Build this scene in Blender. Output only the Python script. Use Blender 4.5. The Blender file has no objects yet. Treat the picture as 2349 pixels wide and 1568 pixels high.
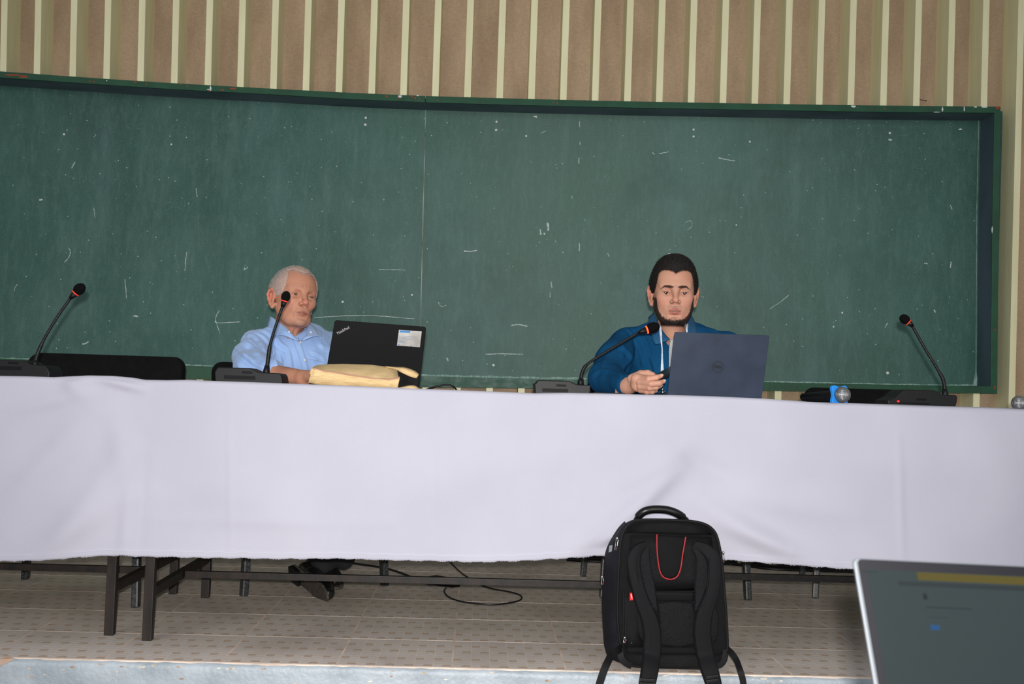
import bpy, bmesh, math, random
import numpy as np
from mathutils import Matrix, Vector

random.seed(5)
np.random.seed(5)
SC = bpy.context.scene
COL = SC.collection
PI = math.pi

# ---------------------------------------------------------------- camera
FPX = 2477.0
CAMZ = 0.75
_Yd = np.array([(1095 - 1174.5) / FPX, -(912 - 784) / FPX, -1.0]); _Yd /= np.linalg.norm(_Yd)
_Xd = np.array([1, -0.0326, -0.0305]); _Xd -= _Yd * _Xd.dot(_Yd); _Xd /= np.linalg.norm(_Xd)
_Zd = np.cross(_Xd, _Yd)
MC = np.array([_Xd, _Yd, _Zd])
CP = np.array([0, 0, CAMZ])
cam_d = bpy.data.cameras.new('camera')
cam = bpy.data.objects.new('camera', cam_d)
COL.objects.link(cam)
cam_d.sensor_fit = 'HORIZONTAL'
cam_d.sensor_width = 23.5
cam_d.lens = 23.5 * FPX / 2349.0
cam_d.clip_start = 0.02
cam.matrix_world = Matrix.Translation((0, 0, CAMZ)) @ Matrix(MC.tolist()).to_4x4()
cam_d.dof.use_dof = True
cam_d.dof.focus_distance = 3.95
cam_d.dof.aperture_fstop = 5.6
SC.camera = cam

# ---------------------------------------------------------------- view + light
SC.view_settings.view_transform = 'Standard'
SC.view_settings.look = 'None'
SC.view_settings.gamma = 1
SC.view_settings.use_curve_mapping = False
SC.view_settings.exposure = 0.0
w = bpy.data.worlds.new('room_air'); SC.world = w
w.use_nodes = True
w.node_tree.nodes['Background'].inputs[0].default_value = (0.92, 0.96, 1.0, 1)
w.node_tree.nodes['Background'].inputs[1].default_value = 0.27

def lamp(name, kind, loc, power, color, target=None, **kw):
    d = bpy.data.lights.new(name, kind)
    d.energy = power; d.color = color
    for k, v in kw.items(): setattr(d, k, v)
    o = bpy.data.objects.new(name, d); COL.objects.link(o)
    o.location = loc
    if target is not None:
        o.rotation_euler = (Vector(target) - Vector(loc)).to_track_quat('-Z', 'Y').to_euler()
    return o
# the camera's pop-up flash, a little above and behind the lens
lamp('camera_flash', 'SPOT', (0.0, -0.09, 0.815), 540, (1.0, 0.965, 0.93), target=(0.12, 5, 0.98),
     spot_size=math.radians(88), spot_blend=1.0, shadow_soft_size=0.02)
# daylight from the hall windows, high behind the camera on both sides
lamp('hall_window_light', 'AREA', (-3.6, -2.5, 2.9), 80, (0.93, 0.97, 1.0), target=(0.3, 5, 0.9), shape='RECTANGLE', size=4.0, size_y=2.0)
lamp('hall_window_light', 'AREA', (3.6, -2.5, 2.9), 60, (0.93, 0.97, 1.0), target=(-0.3, 5, 0.9), shape='RECTANGLE', size=4.0, size_y=2.0)

# ---------------------------------------------------------------- helpers
def ray(px, py):
    return MC @ np.array([(px - 1174.5) / FPX, -(py - 784) / FPX, -1.0])
def P(px, py, Y):
    d = ray(px, py)
    return CP + d * (Y / d[1])
def FL(px, py, z=0.0):
    d = ray(px, py)
    return CP + d * ((z - CAMZ) / d[2])
def wallY(X):
    return 5.30 - 0.16 * ((X - 0.17) / 2.45) ** 2
def PW(px, py, off=0.0):
    Y = 5.2
    for _ in range(6):
        p = P(px, py, Y); Y = wallY(p[0]) + off
    return P(px, py, Y)
def lin(c):
    return tuple(((v / 255.0) / 12.92 if v / 255.0 <= 0.04045 else ((v / 255.0 + 0.055) / 1.055) ** 2.4) for v in c)

def ln(nt, a, b): nt.links.new(a, b)
def mat(name, c, rough=0.6, metal=0.0, spec=0.5, c2=None, nscale=20.0, nstretch=(1, 1, 1), bump=0.0, bscale=200.0,
        bstretch=(1, 1, 1), emit=None, emit_s=0.0, sheen=0.0, attr=None, sss=0.0, coat=0.0, lo=0.35, hi=0.65):
    m = bpy.data.materials.new(name); m.use_nodes = True
    nt = m.node_tree; b = nt.nodes['Principled BSDF']
    L = lin(c) + (1,)
    b.inputs['Base Color'].default_value = L
    b.inputs['Roughness'].default_value = rough
    b.inputs['Metallic'].default_value = metal
    b.inputs['Specular IOR Level'].default_value = spec
    if sheen: b.inputs['Sheen Weight'].default_value = sheen
    if coat: b.inputs['Coat Weight'].default_value = coat
    if sss:
        b.inputs['Subsurface Weight'].default_value = sss
        b.inputs['Subsurface Radius'].default_value = (1.0, 0.35, 0.2)
        b.inputs['Subsurface Scale'].default_value = 0.004
    tc = nt.nodes.new('ShaderNodeTexCoord')
    def noise(scale, stretch, detail=4):
        mp = nt.nodes.new('ShaderNodeMapping'); mp.inputs['Scale'].default_value = stretch
        n = nt.nodes.new('ShaderNodeTexNoise'); n.inputs['Scale'].default_value = scale; n.inputs['Detail'].default_value = detail
        ln(nt, tc.outputs['Object'], mp.inputs[0]); ln(nt, mp.outputs[0], n.inputs['Vector'])
        return n.outputs['Fac']
    src = None
    if attr:
        a = nt.nodes.new('ShaderNodeAttribute'); a.attribute_name = attr
        src = a.outputs['Color']
        ln(nt, src, b.inputs['Base Color'])
    if c2 is not None:
        f = noise(nscale, nstretch)
        mr = nt.nodes.new('ShaderNodeMapRange'); mr.inputs[1].default_value = lo; mr.inputs[2].default_value = hi
        ln(nt, f, mr.inputs[0])
        mx = nt.nodes.new('ShaderNodeMix'); mx.data_type = 'RGBA'
        if attr:
            mx.blend_type = 'MULTIPLY'; ln(nt, src, mx.inputs[6])
        else:
            mx.inputs[6].default_value = L
        mx.inputs[7].default_value = lin(c2) + (1,)
        ln(nt, mr.outputs[0], mx.inputs[0]); ln(nt, mx.outputs[2], b.inputs['Base Color'])
    if bump:
        f = noise(bscale, bstretch, 3)
        bp = nt.nodes.new('ShaderNodeBump'); bp.inputs['Strength'].default_value = min(1.0, bump); bp.inputs['Distance'].default_value = 0.002 * max(1.0, bump)
        ln(nt, f, bp.inputs['Height']); ln(nt, bp.outputs[0], b.inputs['Normal'])
    if emit is not None:
        b.inputs['Emission Color'].default_value = lin(emit) + (1,)
        b.inputs['Emission Strength'].default_value = emit_s
    return m

def origin_of(o):
    v = Vector((0, 0, 0))
    while o is not None:
        v += o.location; o = o.parent
    return v
def meshobj(name, verts, faces, m, parent=None, smooth=False, origin=None, col=None, kind=None, label=None):
    """world-space verts; the object's origin is put at `origin` (or at its parent's)"""
    me = bpy.data.meshes.new(name)
    base = origin_of(parent) if parent else Vector((0, 0, 0))
    org = Vector(origin) if origin is not None else (base if parent else Vector((0, 0, 0)))
    V = np.asarray(verts, dtype=np.float64) - np.array(org)
    if isinstance(faces, np.ndarray):
        n = len(faces); k = faces.shape[1]
        me.vertices.add(len(V)); me.vertices.foreach_set('co', V.ravel())
        me.loops.add(n * k); me.loops.foreach_set('vertex_index', faces.ravel().astype(np.int32))
        me.polygons.add(n)
        me.polygons.foreach_set('loop_start', np.arange(0, n * k, k, dtype=np.int32))
        me.polygons.foreach_set('loop_total', np.full(n, k, dtype=np.int32))
        me.update(calc_edges=True)
    else:
        me.from_pydata([tuple(v) for v in V], [], faces)
    if smooth:
        me.polygons.foreach_set('use_smooth', [True] * len(me.polygons))
    if m is not None:
        me.materials.append(m)
    if col is not None:
        a = me.color_attributes.new('Col', 'FLOAT_COLOR', 'POINT')
        c4 = np.ones((len(V), 4)); c4[:, :3] = col
        a.data.foreach_set('color', c4.ravel())
    me.update()
    o = bpy.data.objects.new(name, me); COL.objects.link(o)
    o.location = org - base
    if parent: o.parent = parent
    if kind: o['kind'] = kind
    if label: o['label'] = label
    return o

class MB:
    """collects simple solids in world space"""
    def __init__(s): s.v = []; s.f = []
    def add(s, vs, fs):
        n = len(s.v); s.v += [tuple(map(float, v)) for v in vs]; s.f += [tuple(i + n for i in f) for f in fs]; return s
    def box(s, lo, hi, bev=0.0):
        bm = bmesh.new(); bmesh.ops.create_cube(bm, size=1)
        lo = np.array(lo, float); hi = np.array(hi, float)
        for v in bm.verts:
            v.co = Vector([(lo[i] + hi[i]) / 2 + v.co[i] * (hi[i] - lo[i]) for i in range(3)])
        if bev: bmesh.ops.bevel(bm, geom=list(bm.edges), offset=bev, segments=2, affect='EDGES', profile=0.7)
        return s.bm(bm)
    def bm(s, bm, M=None):
        if M is not None: bm.transform(M)
        bm.verts.index_update()
        s.add([v.co[:] for v in bm.verts], [[v.index for v in f.verts] for f in bm.faces]); bm.free(); return s
    def bar(s, a, b, w, h, up=(0, 0, 1), bev=0.0):
        a = Vector(a); b = Vector(b); d = (b - a); L = d.length; d.normalize()
        u = Vector(up); sx = d.cross(u)
        if sx.length < 1e-4: u = Vector((0, 1, 0)); sx = d.cross(u)
        sx.normalize(); u = sx.cross(d)
        bm = bmesh.new(); bmesh.ops.create_cube(bm, size=1)
        for v in bm.verts: v.co = Vector((v.co.x * w, v.co.y * L, v.co.z * h))
        if bev: bmesh.ops.bevel(bm, geom=list(bm.edges), offset=bev, segments=2, affect='EDGES', profile=0.7)
        M = Matrix((sx, d, u)).transposed().to_4x4(); M.translation = (a + b) / 2
        return s.bm(bm, M)
    def tube(s, pts, radii, seg=10, cap=True, flat=1.0):
        pts = [Vector(p) for p in pts]
        if not hasattr(radii, '__len__'): radii = [radii] * len(pts)
        rings = []; prev = None
        for i, p in enumerate(pts):
            t = (pts[min(i + 1, len(pts) - 1)] - pts[max(i - 1, 0)]).normalized()
            if prev is None:
                n = t.orthogonal().normalized()
            else:
                n = (prev - t * prev.dot(t)).normalized()
            prev = n; b = t.cross(n)
            rings.append([p + (n * math.cos(2 * PI * k / seg) + b * flat * math.sin(2 * PI * k / seg)) * radii[i] for k in range(seg)])
        vs = [v for r in rings for v in r]; fs = []
        for i in range(len(pts) - 1):
            for k in range(seg):
                k2 = (k + 1) % seg
                fs.append((i * seg + k, i * seg + k2, (i + 1) * seg + k2, (i + 1) * seg + k))
        if cap:
            fs.append(tuple(range(seg))[::-1]); fs.append(tuple((len(pts) - 1) * seg + k for k in range(seg)))
        return s.add(vs, fs)
    def ell(s, c, r, R=None, seg=20, rings=12):
        bm = bmesh.new(); bmesh.ops.create_uvsphere(bm, u_segments=seg, v_segments=rings, radius=1)
        M = Matrix.Translation(c) @ (R.to_4x4() if R is not None else Matrix.Identity(4)) @ Matrix.Diagonal((r[0], r[1], r[2], 1))
        return s.bm(bm, M)
    def grid(s, G, closed=False):
        nr = len(G); nc = len(G[0])
        fs = [(i * nc + j, i * nc + j + 1, (i + 1) * nc + j + 1, (i + 1) * nc + j) for i in range(nr - 1) for j in range(nc - 1)]
        return s.add([p for r in G for p in r], fs)
    def extrude(s, poly, d):
        """closed polygon of 3-D points extruded by vector d"""
        n = len(poly); d = np.array(d)
        vs = [np.array(p) for p in poly] + [np.array(p) + d for p in poly]
        fs = [tuple(range(n))[::-1], tuple(range(n, 2 * n))] + [(i, (i + 1) % n, n + (i + 1) % n, n + i) for i in range(n)]
        return s.add(vs, fs)
    def build(s, name, m, parent=None, smooth=False, bevel=0.0, fixn=True, **kw):
        o = meshobj(name, s.v, s.f, m, parent, smooth, **kw)
        if fixn:
            bm = bmesh.new(); bm.from_mesh(o.data); bmesh.ops.recalc_face_normals(bm, faces=bm.faces); bm.to_mesh(o.data); bm.free()
        if bevel:
            md = o.modifiers.new('bevel', 'BEVEL'); md.width = bevel; md.segments = 2; md.limit_method = 'ANGLE'
        if smooth == 'auto':
            smooth_auto(o)
        return o
def smooth_auto(o, ang=35):
    me = o.data
    bm = bmesh.new(); bm.from_mesh(me)
    for f in bm.faces: f.smooth = True
    for e in bm.edges:
        if len(e.link_faces) == 2 and e.calc_face_angle(0) > math.radians(ang): e.smooth = False
    bm.to_mesh(me); bm.free()

def thing(name, label, cat, loc=(0, 0, 0), group=None):
    o = bpy.data.objects.new(name, None); COL.objects.link(o)
    o.empty_display_size = 0.05
    o.location = Vector([float(v) for v in loc]); o['label'] = label; o['category'] = cat
    if group: o['group'] = group
    return o
def tag(o, label, cat, group=None):
    o['label'] = label; o['category'] = cat
    if group: o['group'] = group
    return o
def copy_tree(o, parent=None):
    c = o.copy(); COL.objects.link(c); c.parent = parent
    for ch in list(o.children): copy_tree(ch, c)
    return c
def smooth_path(pts, n=8):
    """Catmull-Rom through 3-D points"""
    pts = [np.array(p, float) for p in pts]
    out = []
    for i in range(len(pts) - 1):
        p0 = pts[max(i - 1, 0)]; p1 = pts[i]; p2 = pts[i + 1]; p3 = pts[min(i + 2, len(pts) - 1)]
        for k in range(n):
            t = k / n
            out.append(0.5 * ((2 * p1) + (-p0 + p2) * t + (2 * p0 - 5 * p1 + 4 * p2 - p3) * t * t + (-p0 + 3 * p1 - 3 * p2 + p3) * t ** 3))
    out.append(pts[-1]); return out
def text_mesh(body, size, m, parent, name, M, extrude=0.0003, bold=0.0, align='CENTER', sx=1.0):
    """lettering; M is a 4x4 that carries the text plane into the world"""
    cu = bpy.data.curves.new('lettering', 'FONT'); cu.body = body; cu.size = size; cu.extrude = extrude
    cu.offset = bold; cu.align_x = align; cu.align_y = 'CENTER'
    t = bpy.data.objects.new('lettering', cu); COL.objects.link(t)
    bpy.context.view_layer.update()
    me = bpy.data.meshes.new_from_object(t.evaluated_get(bpy.context.evaluated_depsgraph_get()))
    bpy.data.objects.remove(t)
    base = origin_of(parent)
    me.transform(Matrix.Translation(-base) @ M @ Matrix.Diagonal((sx, 1, 1, 1)))
    me.materials.clear(); me.materials.append(m)
    o = bpy.data.objects.new(name, me); COL.objects.link(o); o.parent = parent
    return o

# ---------------------------------------------------------------- materials of the place
M_panel = mat('brown_panel', (184, 160, 134), 0.8, spec=.3, c2=(164, 140, 116), nscale=9, nstretch=(1, 1, .25), bump=0.5, bscale=500, bstretch=(1, 1, .5))
def add_weave(m):
    nt = m.node_tree; b = nt.nodes['Principled BSDF']
    src = b.inputs['Base Color'].links[0].from_socket
    tc = nt.nodes.new('ShaderNodeTexCoord')
    mp = nt.nodes.new('ShaderNodeMapping'); mp.inputs['Scale'].default_value = (420, 1, 60)
    n = nt.nodes.new('ShaderNodeTexNoise'); n.inputs['Scale'].default_value = 1; n.inputs['Detail'].default_value = 2
    ln(nt, tc.outputs['Object'], mp.inputs[0]); ln(nt, mp.outputs[0], n.inputs['Vector'])
    mp2 = nt.nodes.new('ShaderNodeMapping'); mp2.inputs['Scale'].default_value = (50, 1, 420)
    n2 = nt.nodes.new('ShaderNodeTexNoise'); n2.inputs['Scale'].default_value = 1; n2.inputs['Detail'].default_value = 2
    ln(nt, tc.outputs['Object'], mp2.inputs[0]); ln(nt, mp2.outputs[0], n2.inputs['Vector'])
    ad = nt.nodes.new('ShaderNodeMath'); ad.operation = 'ADD'; ln(nt, n.outputs['Fac'], ad.inputs[0]); ln(nt, n2.outputs['Fac'], ad.inputs[1])
    mr = nt.nodes.new('ShaderNodeMapRange'); mr.inputs[1].default_value = .6; mr.inputs[2].default_value = 1.4; mr.inputs[3].default_value = .80; mr.inputs[4].default_value = 1.16
    ln(nt, ad.outputs[0], mr.inputs[0])
    vm = nt.nodes.new('ShaderNodeVectorMath'); vm.operation = 'SCALE'
    ln(nt, src, vm.inputs[0]); ln(nt, mr.outputs[0], vm.inputs['Scale'])
    ln(nt, vm.outputs[0], b.inputs['Base Color'])
add_weave(M_panel)
M_slat = mat('cream_gloss_paint', (224, 220, 180), 0.45, c2=(216, 210, 168), nscale=6, nstretch=(4, 4, .5), bump=0.25, bscale=60, bstretch=(1, 1, .1))
M_frame = mat('green_frame_paint', (20, 74, 48), 0.5, spec=.35, c2=(17, 64, 41), nscale=12, bump=0.3, bscale=90)
M_rust = mat('rust', (140, 62, 34), 0.8)
M_chip = mat('chipped_paint', (196, 202, 200), 0.8)
M_bevelc = mat('dusty_slate_blue', (44, 68, 74), 0.8, c2=(66, 84, 96), nscale=5, nstretch=(1, 1, .4))

def node_board():
    m = bpy.data.materials.new('blackboard'); m.use_nodes = True
    nt = m.node_tree; b = nt.nodes['Principled BSDF']; b.inputs['Roughness'].default_value = .62
    tc = nt.nodes.new('ShaderNodeTexCoord')
    def noise(scale, stretch, detail, lo, hi, rough=.6, dist=0.0):
        mp = nt.nodes.new('ShaderNodeMapping'); mp.inputs['Scale'].default_value = stretch
        n = nt.nodes.new('ShaderNodeTexNoise'); n.inputs['Scale'].default_value = scale; n.inputs['Detail'].default_value = detail
        n.inputs['Roughness'].default_value = rough; n.inputs['Distortion'].default_value = dist
        ln(nt, tc.outputs['Object'], mp.inputs[0]); ln(nt, mp.outputs[0], n.inputs['Vector'])
        mr = nt.nodes.new('ShaderNodeMapRange'); mr.inputs[1].default_value = lo; mr.inputs[2].default_value = hi
        ln(nt, n.outputs['Fac'], mr.inputs[0]); return mr.outputs[0]
    def mix(f, a, c):
        mx = nt.nodes.new('ShaderNodeMix'); mx.data_type = 'RGBA'
        ln(nt, f, mx.inputs[0])
        if isinstance(a, tuple): mx.inputs[6].default_value = lin(a) + (1,)
        else: ln(nt, a, mx.inputs[6])
        mx.inputs[7].default_value = lin(c) + (1,)
        return mx.outputs[2]
    def mul(f, k):
        q = nt.nodes.new('ShaderNodeMath'); q.operation = 'MULTIPLY'; ln(nt, f, q.inputs[0])
        if isinstance(k, float): q.inputs[1].default_value = k
        else: ln(nt, k, q.inputs[1])
        return q.outputs[0]
    # chalk dust towards the middle, with the flash's hot centre painted in too
    sx = nt.nodes.new('ShaderNodeSeparateXYZ'); ln(nt, tc.outputs['Object'], sx.inputs[0])
    rp = nt.nodes.new('ShaderNodeMapRange'); rp.inputs[1].default_value = -1.1; rp.inputs[2].default_value = 0.1; ln(nt, sx.outputs[0], rp.inputs[0])
    rq = nt.nodes.new('ShaderNodeMapRange'); rq.inputs[1].default_value = 2.2; rq.inputs[2].default_value = 0.9; ln(nt, sx.outputs[0], rq.inputs[0])
    dust = mul(rp.outputs[0], rq.outputs[0])
    c = mix(noise(1.3, (1, 1, 1), 3, .3, .7), (18, 80, 66), (20, 66, 58))
    c = mix(mul(dust, .5), c, (88, 114, 102))
    c = mix(mul(noise(2.2, (1, 1, .55), 6, .45, .85, .65, .6), .60), c, (78, 112, 110))
    c = mix(mul(noise(7, (2.2, 1, .35), 5, .5, .9, .7, .3), .42), c, (96, 128, 122))
    c = mix(mul(noise(60, (1, 1, .3), 4, .5, .8), .18), c, (110, 140, 134))
    c = mix(mul(noise(420, (1, 1, 1), 2, .45, .85), .35), c, (126, 150, 144))
    c = mix(mul(noise(3.1, (1, 1, 1), 4, .55, .8), .35), c, (18, 60, 52))
    vo = nt.nodes.new('ShaderNodeTexVoronoi'); vo.inputs['Scale'].default_value = 26; ln(nt, tc.outputs['Object'], vo.inputs['Vector'])
    lt = nt.nodes.new('ShaderNodeMath'); lt.operation = 'LESS_THAN'; lt.inputs[1].default_value = .07; ln(nt, vo.outputs['Distance'], lt.inputs[0])
    wn = nt.nodes.new('ShaderNodeSeparateColor'); ln(nt, vo.outputs['Color'], wn.inputs[0])
    g = nt.nodes.new('ShaderNodeMath'); g.operation = 'GREATER_THAN'; g.inputs[1].default_value = .55; ln(nt, wn.outputs[0], g.inputs[0])
    c = mix(mul(mul(lt.outputs[0], g.outputs[0]), .8), c, (170, 190, 184))
    ln(nt, c, b.inputs['Base Color'])
    n = nt.nodes.new('ShaderNodeTexNoise'); n.inputs['Scale'].default_value = 160; ln(nt, tc.outputs['Object'], n.inputs['Vector'])
    bp = nt.nodes.new('ShaderNodeBump'); bp.inputs['Strength'].default_value = .5; bp.inputs['Distance'].default_value = .002
    ln(nt, n.outputs['Fac'], bp.inputs['Height']); ln(nt, bp.outputs[0], b.inputs['Normal'])
    return m
M_board = node_board()

# ================================================================ the setting
# wall_back: gently curved brown panelling
G = []
xs = np.linspace(-5.0, 5.2, 60)
def wy(x): return wallY(max(-2.7, min(3.0, x)))
G = [[(x, wy(x), z) for x in xs] for z in (0.0, 3.4)]
G2 = [[(x, wy(x) + .12, z) for x in xs] for z in (3.4, 0.0)]
wall = MB().grid(G + G2 + [G[0]]).build('wall_back', M_panel, smooth=False)
wall['kind'] = 'structure'
OT = [(-160, 152), (0, 163.5), (160, 175), (320, 186), (474, 195), (600, 202), (800, 212.5), (975, 220), (1200, 226.5), (1400, 231.5), (1700, 237), (1949, 241), (2130, 243), (2295, 244.5)]
IT = [(-160, 166), (0, 178), (160, 189), (320, 200), (474, 209), (600, 215), (800, 227), (975, 234.5), (1200, 241), (1400, 246), (1700, 251.5), (1949, 256), (2130, 258), (2280, 259)]
OB = [(-160, 845), (0, 853), (250, 862), (456, 869.5), (700, 879), (960, 888), (1200, 890), (1400, 893), (1700, 895.5), (2000, 899), (2287.5, 902.5)]
IB = [(-160, 812), (0, 822), (250, 831), (456, 839), (700, 850), (960, 860), (1200, 866), (1400, 869), (1700, 875), (2000, 881), (2272, 885.5)]
def interp(L, x):
    return float(np.interp(x, [p[0] for p in L], [p[1] for p in L]))
tops = [-75, 3, 80.5, 162.7, 240.6, 319, 396.7, 474, 549, 625, 700, 776, 851.5, 924.5, 998, 1072, 1146, 1219, 1292, 1365, 1439, 1512, 1585, 1658, 1731, 1804, 1878.5, 1951, 2025.5, 2101, 2178, 2256, 2336.5, 2419]
FD = 0.143
for i, t in enumerate(tops):
    u = (t - 1100) / 1200
    # width of the face in pixels and the foot of each slat (their own small lean)
    bot = t - 31 + 9.5 * max(0, u - 0.1) + (14 * max(0, -u) if u < 0 else 0)
    a = PW(t, 0, -FD); b = PW(t + 15.4, 0, -FD)
    c = PW(bot, 900, -FD)
    wd = b[0] - a[0]
    def at(z):
        k = (z - a[2]) / (c[2] - a[2]); return a[0] + (c[0] - a[0]) * k
    def seg(z0, z1):
        vs = []
        for z in (z0, z1):
            x = at(z); y = wallY(x)
            vs += [(x, y - FD, z), (x + wd, y - FD, z), (x + wd, y + .005, z), (x, y + .005, z)]
        MB().add(vs, [(0, 3, 2, 1), (4, 5, 6, 7), (0, 1, 5, 4), (1, 2, 6, 5), (2, 3, 7, 6), (3, 0, 4, 7)]).build('slat', M_slat, wall, bevel=.0012)
    if t < 2290:     # cut where the blackboard is let into the slats
        seg(0.0, PW(min(t, 2270), interp(OB, t - 20) - 8, -FD)[2]); seg(PW(t, interp(OT, t) + 5, -FD)[2], 3.3)
    else: seg(0.0, 3.3)
for side in (-1, 1):
    for k in range(13):
        x = (-2.46 if side < 0 else 2.78) + side * .165 * k
        y = wy(x)
        MB().box((x, y - FD, 0), (x + .032, y + .005, 3.3)).build('slat', M_slat, wall)

# ---- blackboard (box frame in front of the slats, board surface sunk to the panelling)
board = thing('blackboard', 'long green blackboard in a deep green frame mounted on the slatted wall', 'blackboard', (0.17, 5.15, 1.6))
FO = -FD - .008
BI = -.012
def ring(pxs, yfun_o, yfun_i, name, thick=.02):
    o1 = [PW(x, yfun_o(x), FO) for x in pxs]; i1 = [PW(x, yfun_i(x), FO) for x in pxs]
    o2 = [p + np.array([0, .155, 0]) for p in o1]; i2 = [p + np.array([0, .155, 0]) for p in i1]
    n = len(pxs); G = [o1, i1, i2, o2, o1]
    mb = MB().grid(G)
    for j in (0, n - 1):
        mb.add([o1[j], i1[j], i2[j], o2[j]], [(0, 1, 2, 3)])
    return mb
pl = [x for x in np.linspace(-160, 975, 14)]; pr = [x for x in np.linspace(976.5, 2295, 14)]
f1 = ring(pl, lambda x: interp(OT, x), lambda x: interp(IT, x), 'top').build('frame_rail', M_frame, board, bevel=.002)
f2 = ring(pr, lambda x: interp(OT, x), lambda x: interp(IT, min(x, 2295)), 'top').build('frame_rail', M_frame, board, bevel=.002)
pb1 = list(np.linspace(-160, 960, 12)); pb2 = list(np.linspace(961.5, 1351, 6)); pb3 = list(np.linspace(1352.5, 2287.5, 10))
f3 = ring(pb1, lambda x: interp(OB, x), lambda x: interp(IB, x), 'b').build('frame_rail', M_frame, board, bevel=.002)
f5 = ring(pb3, lambda x: interp(OB, x), lambda x: interp(IB, x), 'b').build('frame_rail', M_frame, board, bevel=.002)
M_tray = mat('chalky_tray', (62, 92, 80), .8, c2=(96, 118, 108), nscale=40, nstretch=(.6, 1, 1), bump=.6, bscale=120, lo=.4, hi=.7)
f4 = ring(pb2, lambda x: interp(OB, x), lambda x: interp(IB, x) + 2, 'b').build('frame_rail', M_tray, board, bevel=.002, label='dusty greyish middle rail with chalk residue')
# right stile with its dusty inner cheek
ytop, ybot = 244.5, 902.5
st = MB()
So = [PW(np.interp(y, [ytop, 480, ybot], [2295, 2291.5, 2287.5]), y, FO) for y in (ytop, 480, 700, ybot)]
Si = [PW(np.interp(y, [ytop, 480, ybot], [2281, 2276.5, 2272.5]), y, FO) for y in (ytop, 480, 700, ybot)]
So2 = [p + np.array([0, .155, 0]) for p in So]; Si2 = [p + np.array([0, .155, 0]) for p in Si]
st.grid([So, Si, Si2, So2, So]).add([So[0], Si[0], Si2[0], So2[0]], [(0, 1, 2, 3)]).add([So[-1], Si[-1], Si2[-1], So2[-1]], [(0, 1, 2, 3)])
st.build('frame_stile', M_frame, board, bevel=.002)
ck = MB().grid([[p + np.array([-.0012, -.0 + .001, 0]) for p in Si], [p + np.array([-.0012 , .0, 0]) for p in Si2]])
ck.build('frame_cheek', M_bevelc, board, label='inner side of the right frame smeared with bluish chalk dust')
uc = [PW(x, interp(IT, min(x, 2280)), FO) for x in np.linspace(-160, 2280, 30)]
MB().grid([[p + np.array([0, .002, -.0012]) for p in uc], [p + np.array([0, .154, -.0012]) for p in uc]]).build('frame_cheek', mat('shaded_slate_cheek', (52, 76, 82), .85, c2=(76, 94, 104), nscale=5, nstretch=(.6, 1, 1)), board, label='underside of the top frame rail, recess shade put into its colour, with chalk smears')  # sheet added under the rail, the recess's shade put into its slate colour
# panels
def panel(x0, x1, name):
    xs_ = np.linspace(x0, x1, 16)
    up = [PW(x + (0), interp(IT, min(x, 2280)) - 4, BI) for x in xs_]
    dn = [PW(x - 15 * (1 if x0 < 970 and x > 900 or x0 > 970 and x < 1000 else 1) * 1.0, interp(IB, min(x, 2272)) + 6, BI) for x in xs_]
    up2 = [p + np.array([0, .006, 0]) for p in up]; dn2 = [p + np.array([0, .006, 0]) for p in dn]
    return MB().grid([up, dn, dn2, up2, up]).build(name, M_board, board)
panel(-160, 976.0, 'writing_panel'); panel(978.0, 2300, 'writing_panel')
mb = MB().tube([PW(977, 236, -.012), PW(970, 500, -.012), PW(962, 866, -.012)], .0022, 6)
mb.build('panel_joint', mat('joint_filler', (176, 186, 178), .8, c2=(60, 84, 78), nscale=30, nstretch=(1, 1, .2)), board)
# chalk marks: thin ribbons of chalk on the slate
M_ch = mat('chalk', (204, 214, 208), .9, c2=(120, 146, 138), nscale=260)
M_chf = mat('faint_chalk', (96, 132, 124), .9, c2=(52, 98, 88), nscale=300)
def ribbon(mb, pts, wd):
    pts = [PW(x, y, BI - .0015) for x, y in pts]
    L, R_ = [], []
    for i, p in enumerate(pts):
        t = pts[min(i + 1, len(pts) - 1)] - pts[max(i - 1, 0)]; t[1] = 0
        t /= (np.linalg.norm(t) + 1e-9); n = np.array([-t[2], 0, t[0]])
        k = wd / 2 * random.uniform(.6, 1.2)
        L.append(p + n * k); R_.append(p - n * k)
    mb.grid([L, R_])
def wob(pts, n=6, j=.7):
    q = smooth_path([(x, y, 0) for x, y in pts], n); return [(p[0] + random.uniform(-j, j), p[1] + random.uniform(-j, j)) for p in q]
mb = MB(); mf = MB(); mdot = MB()
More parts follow.
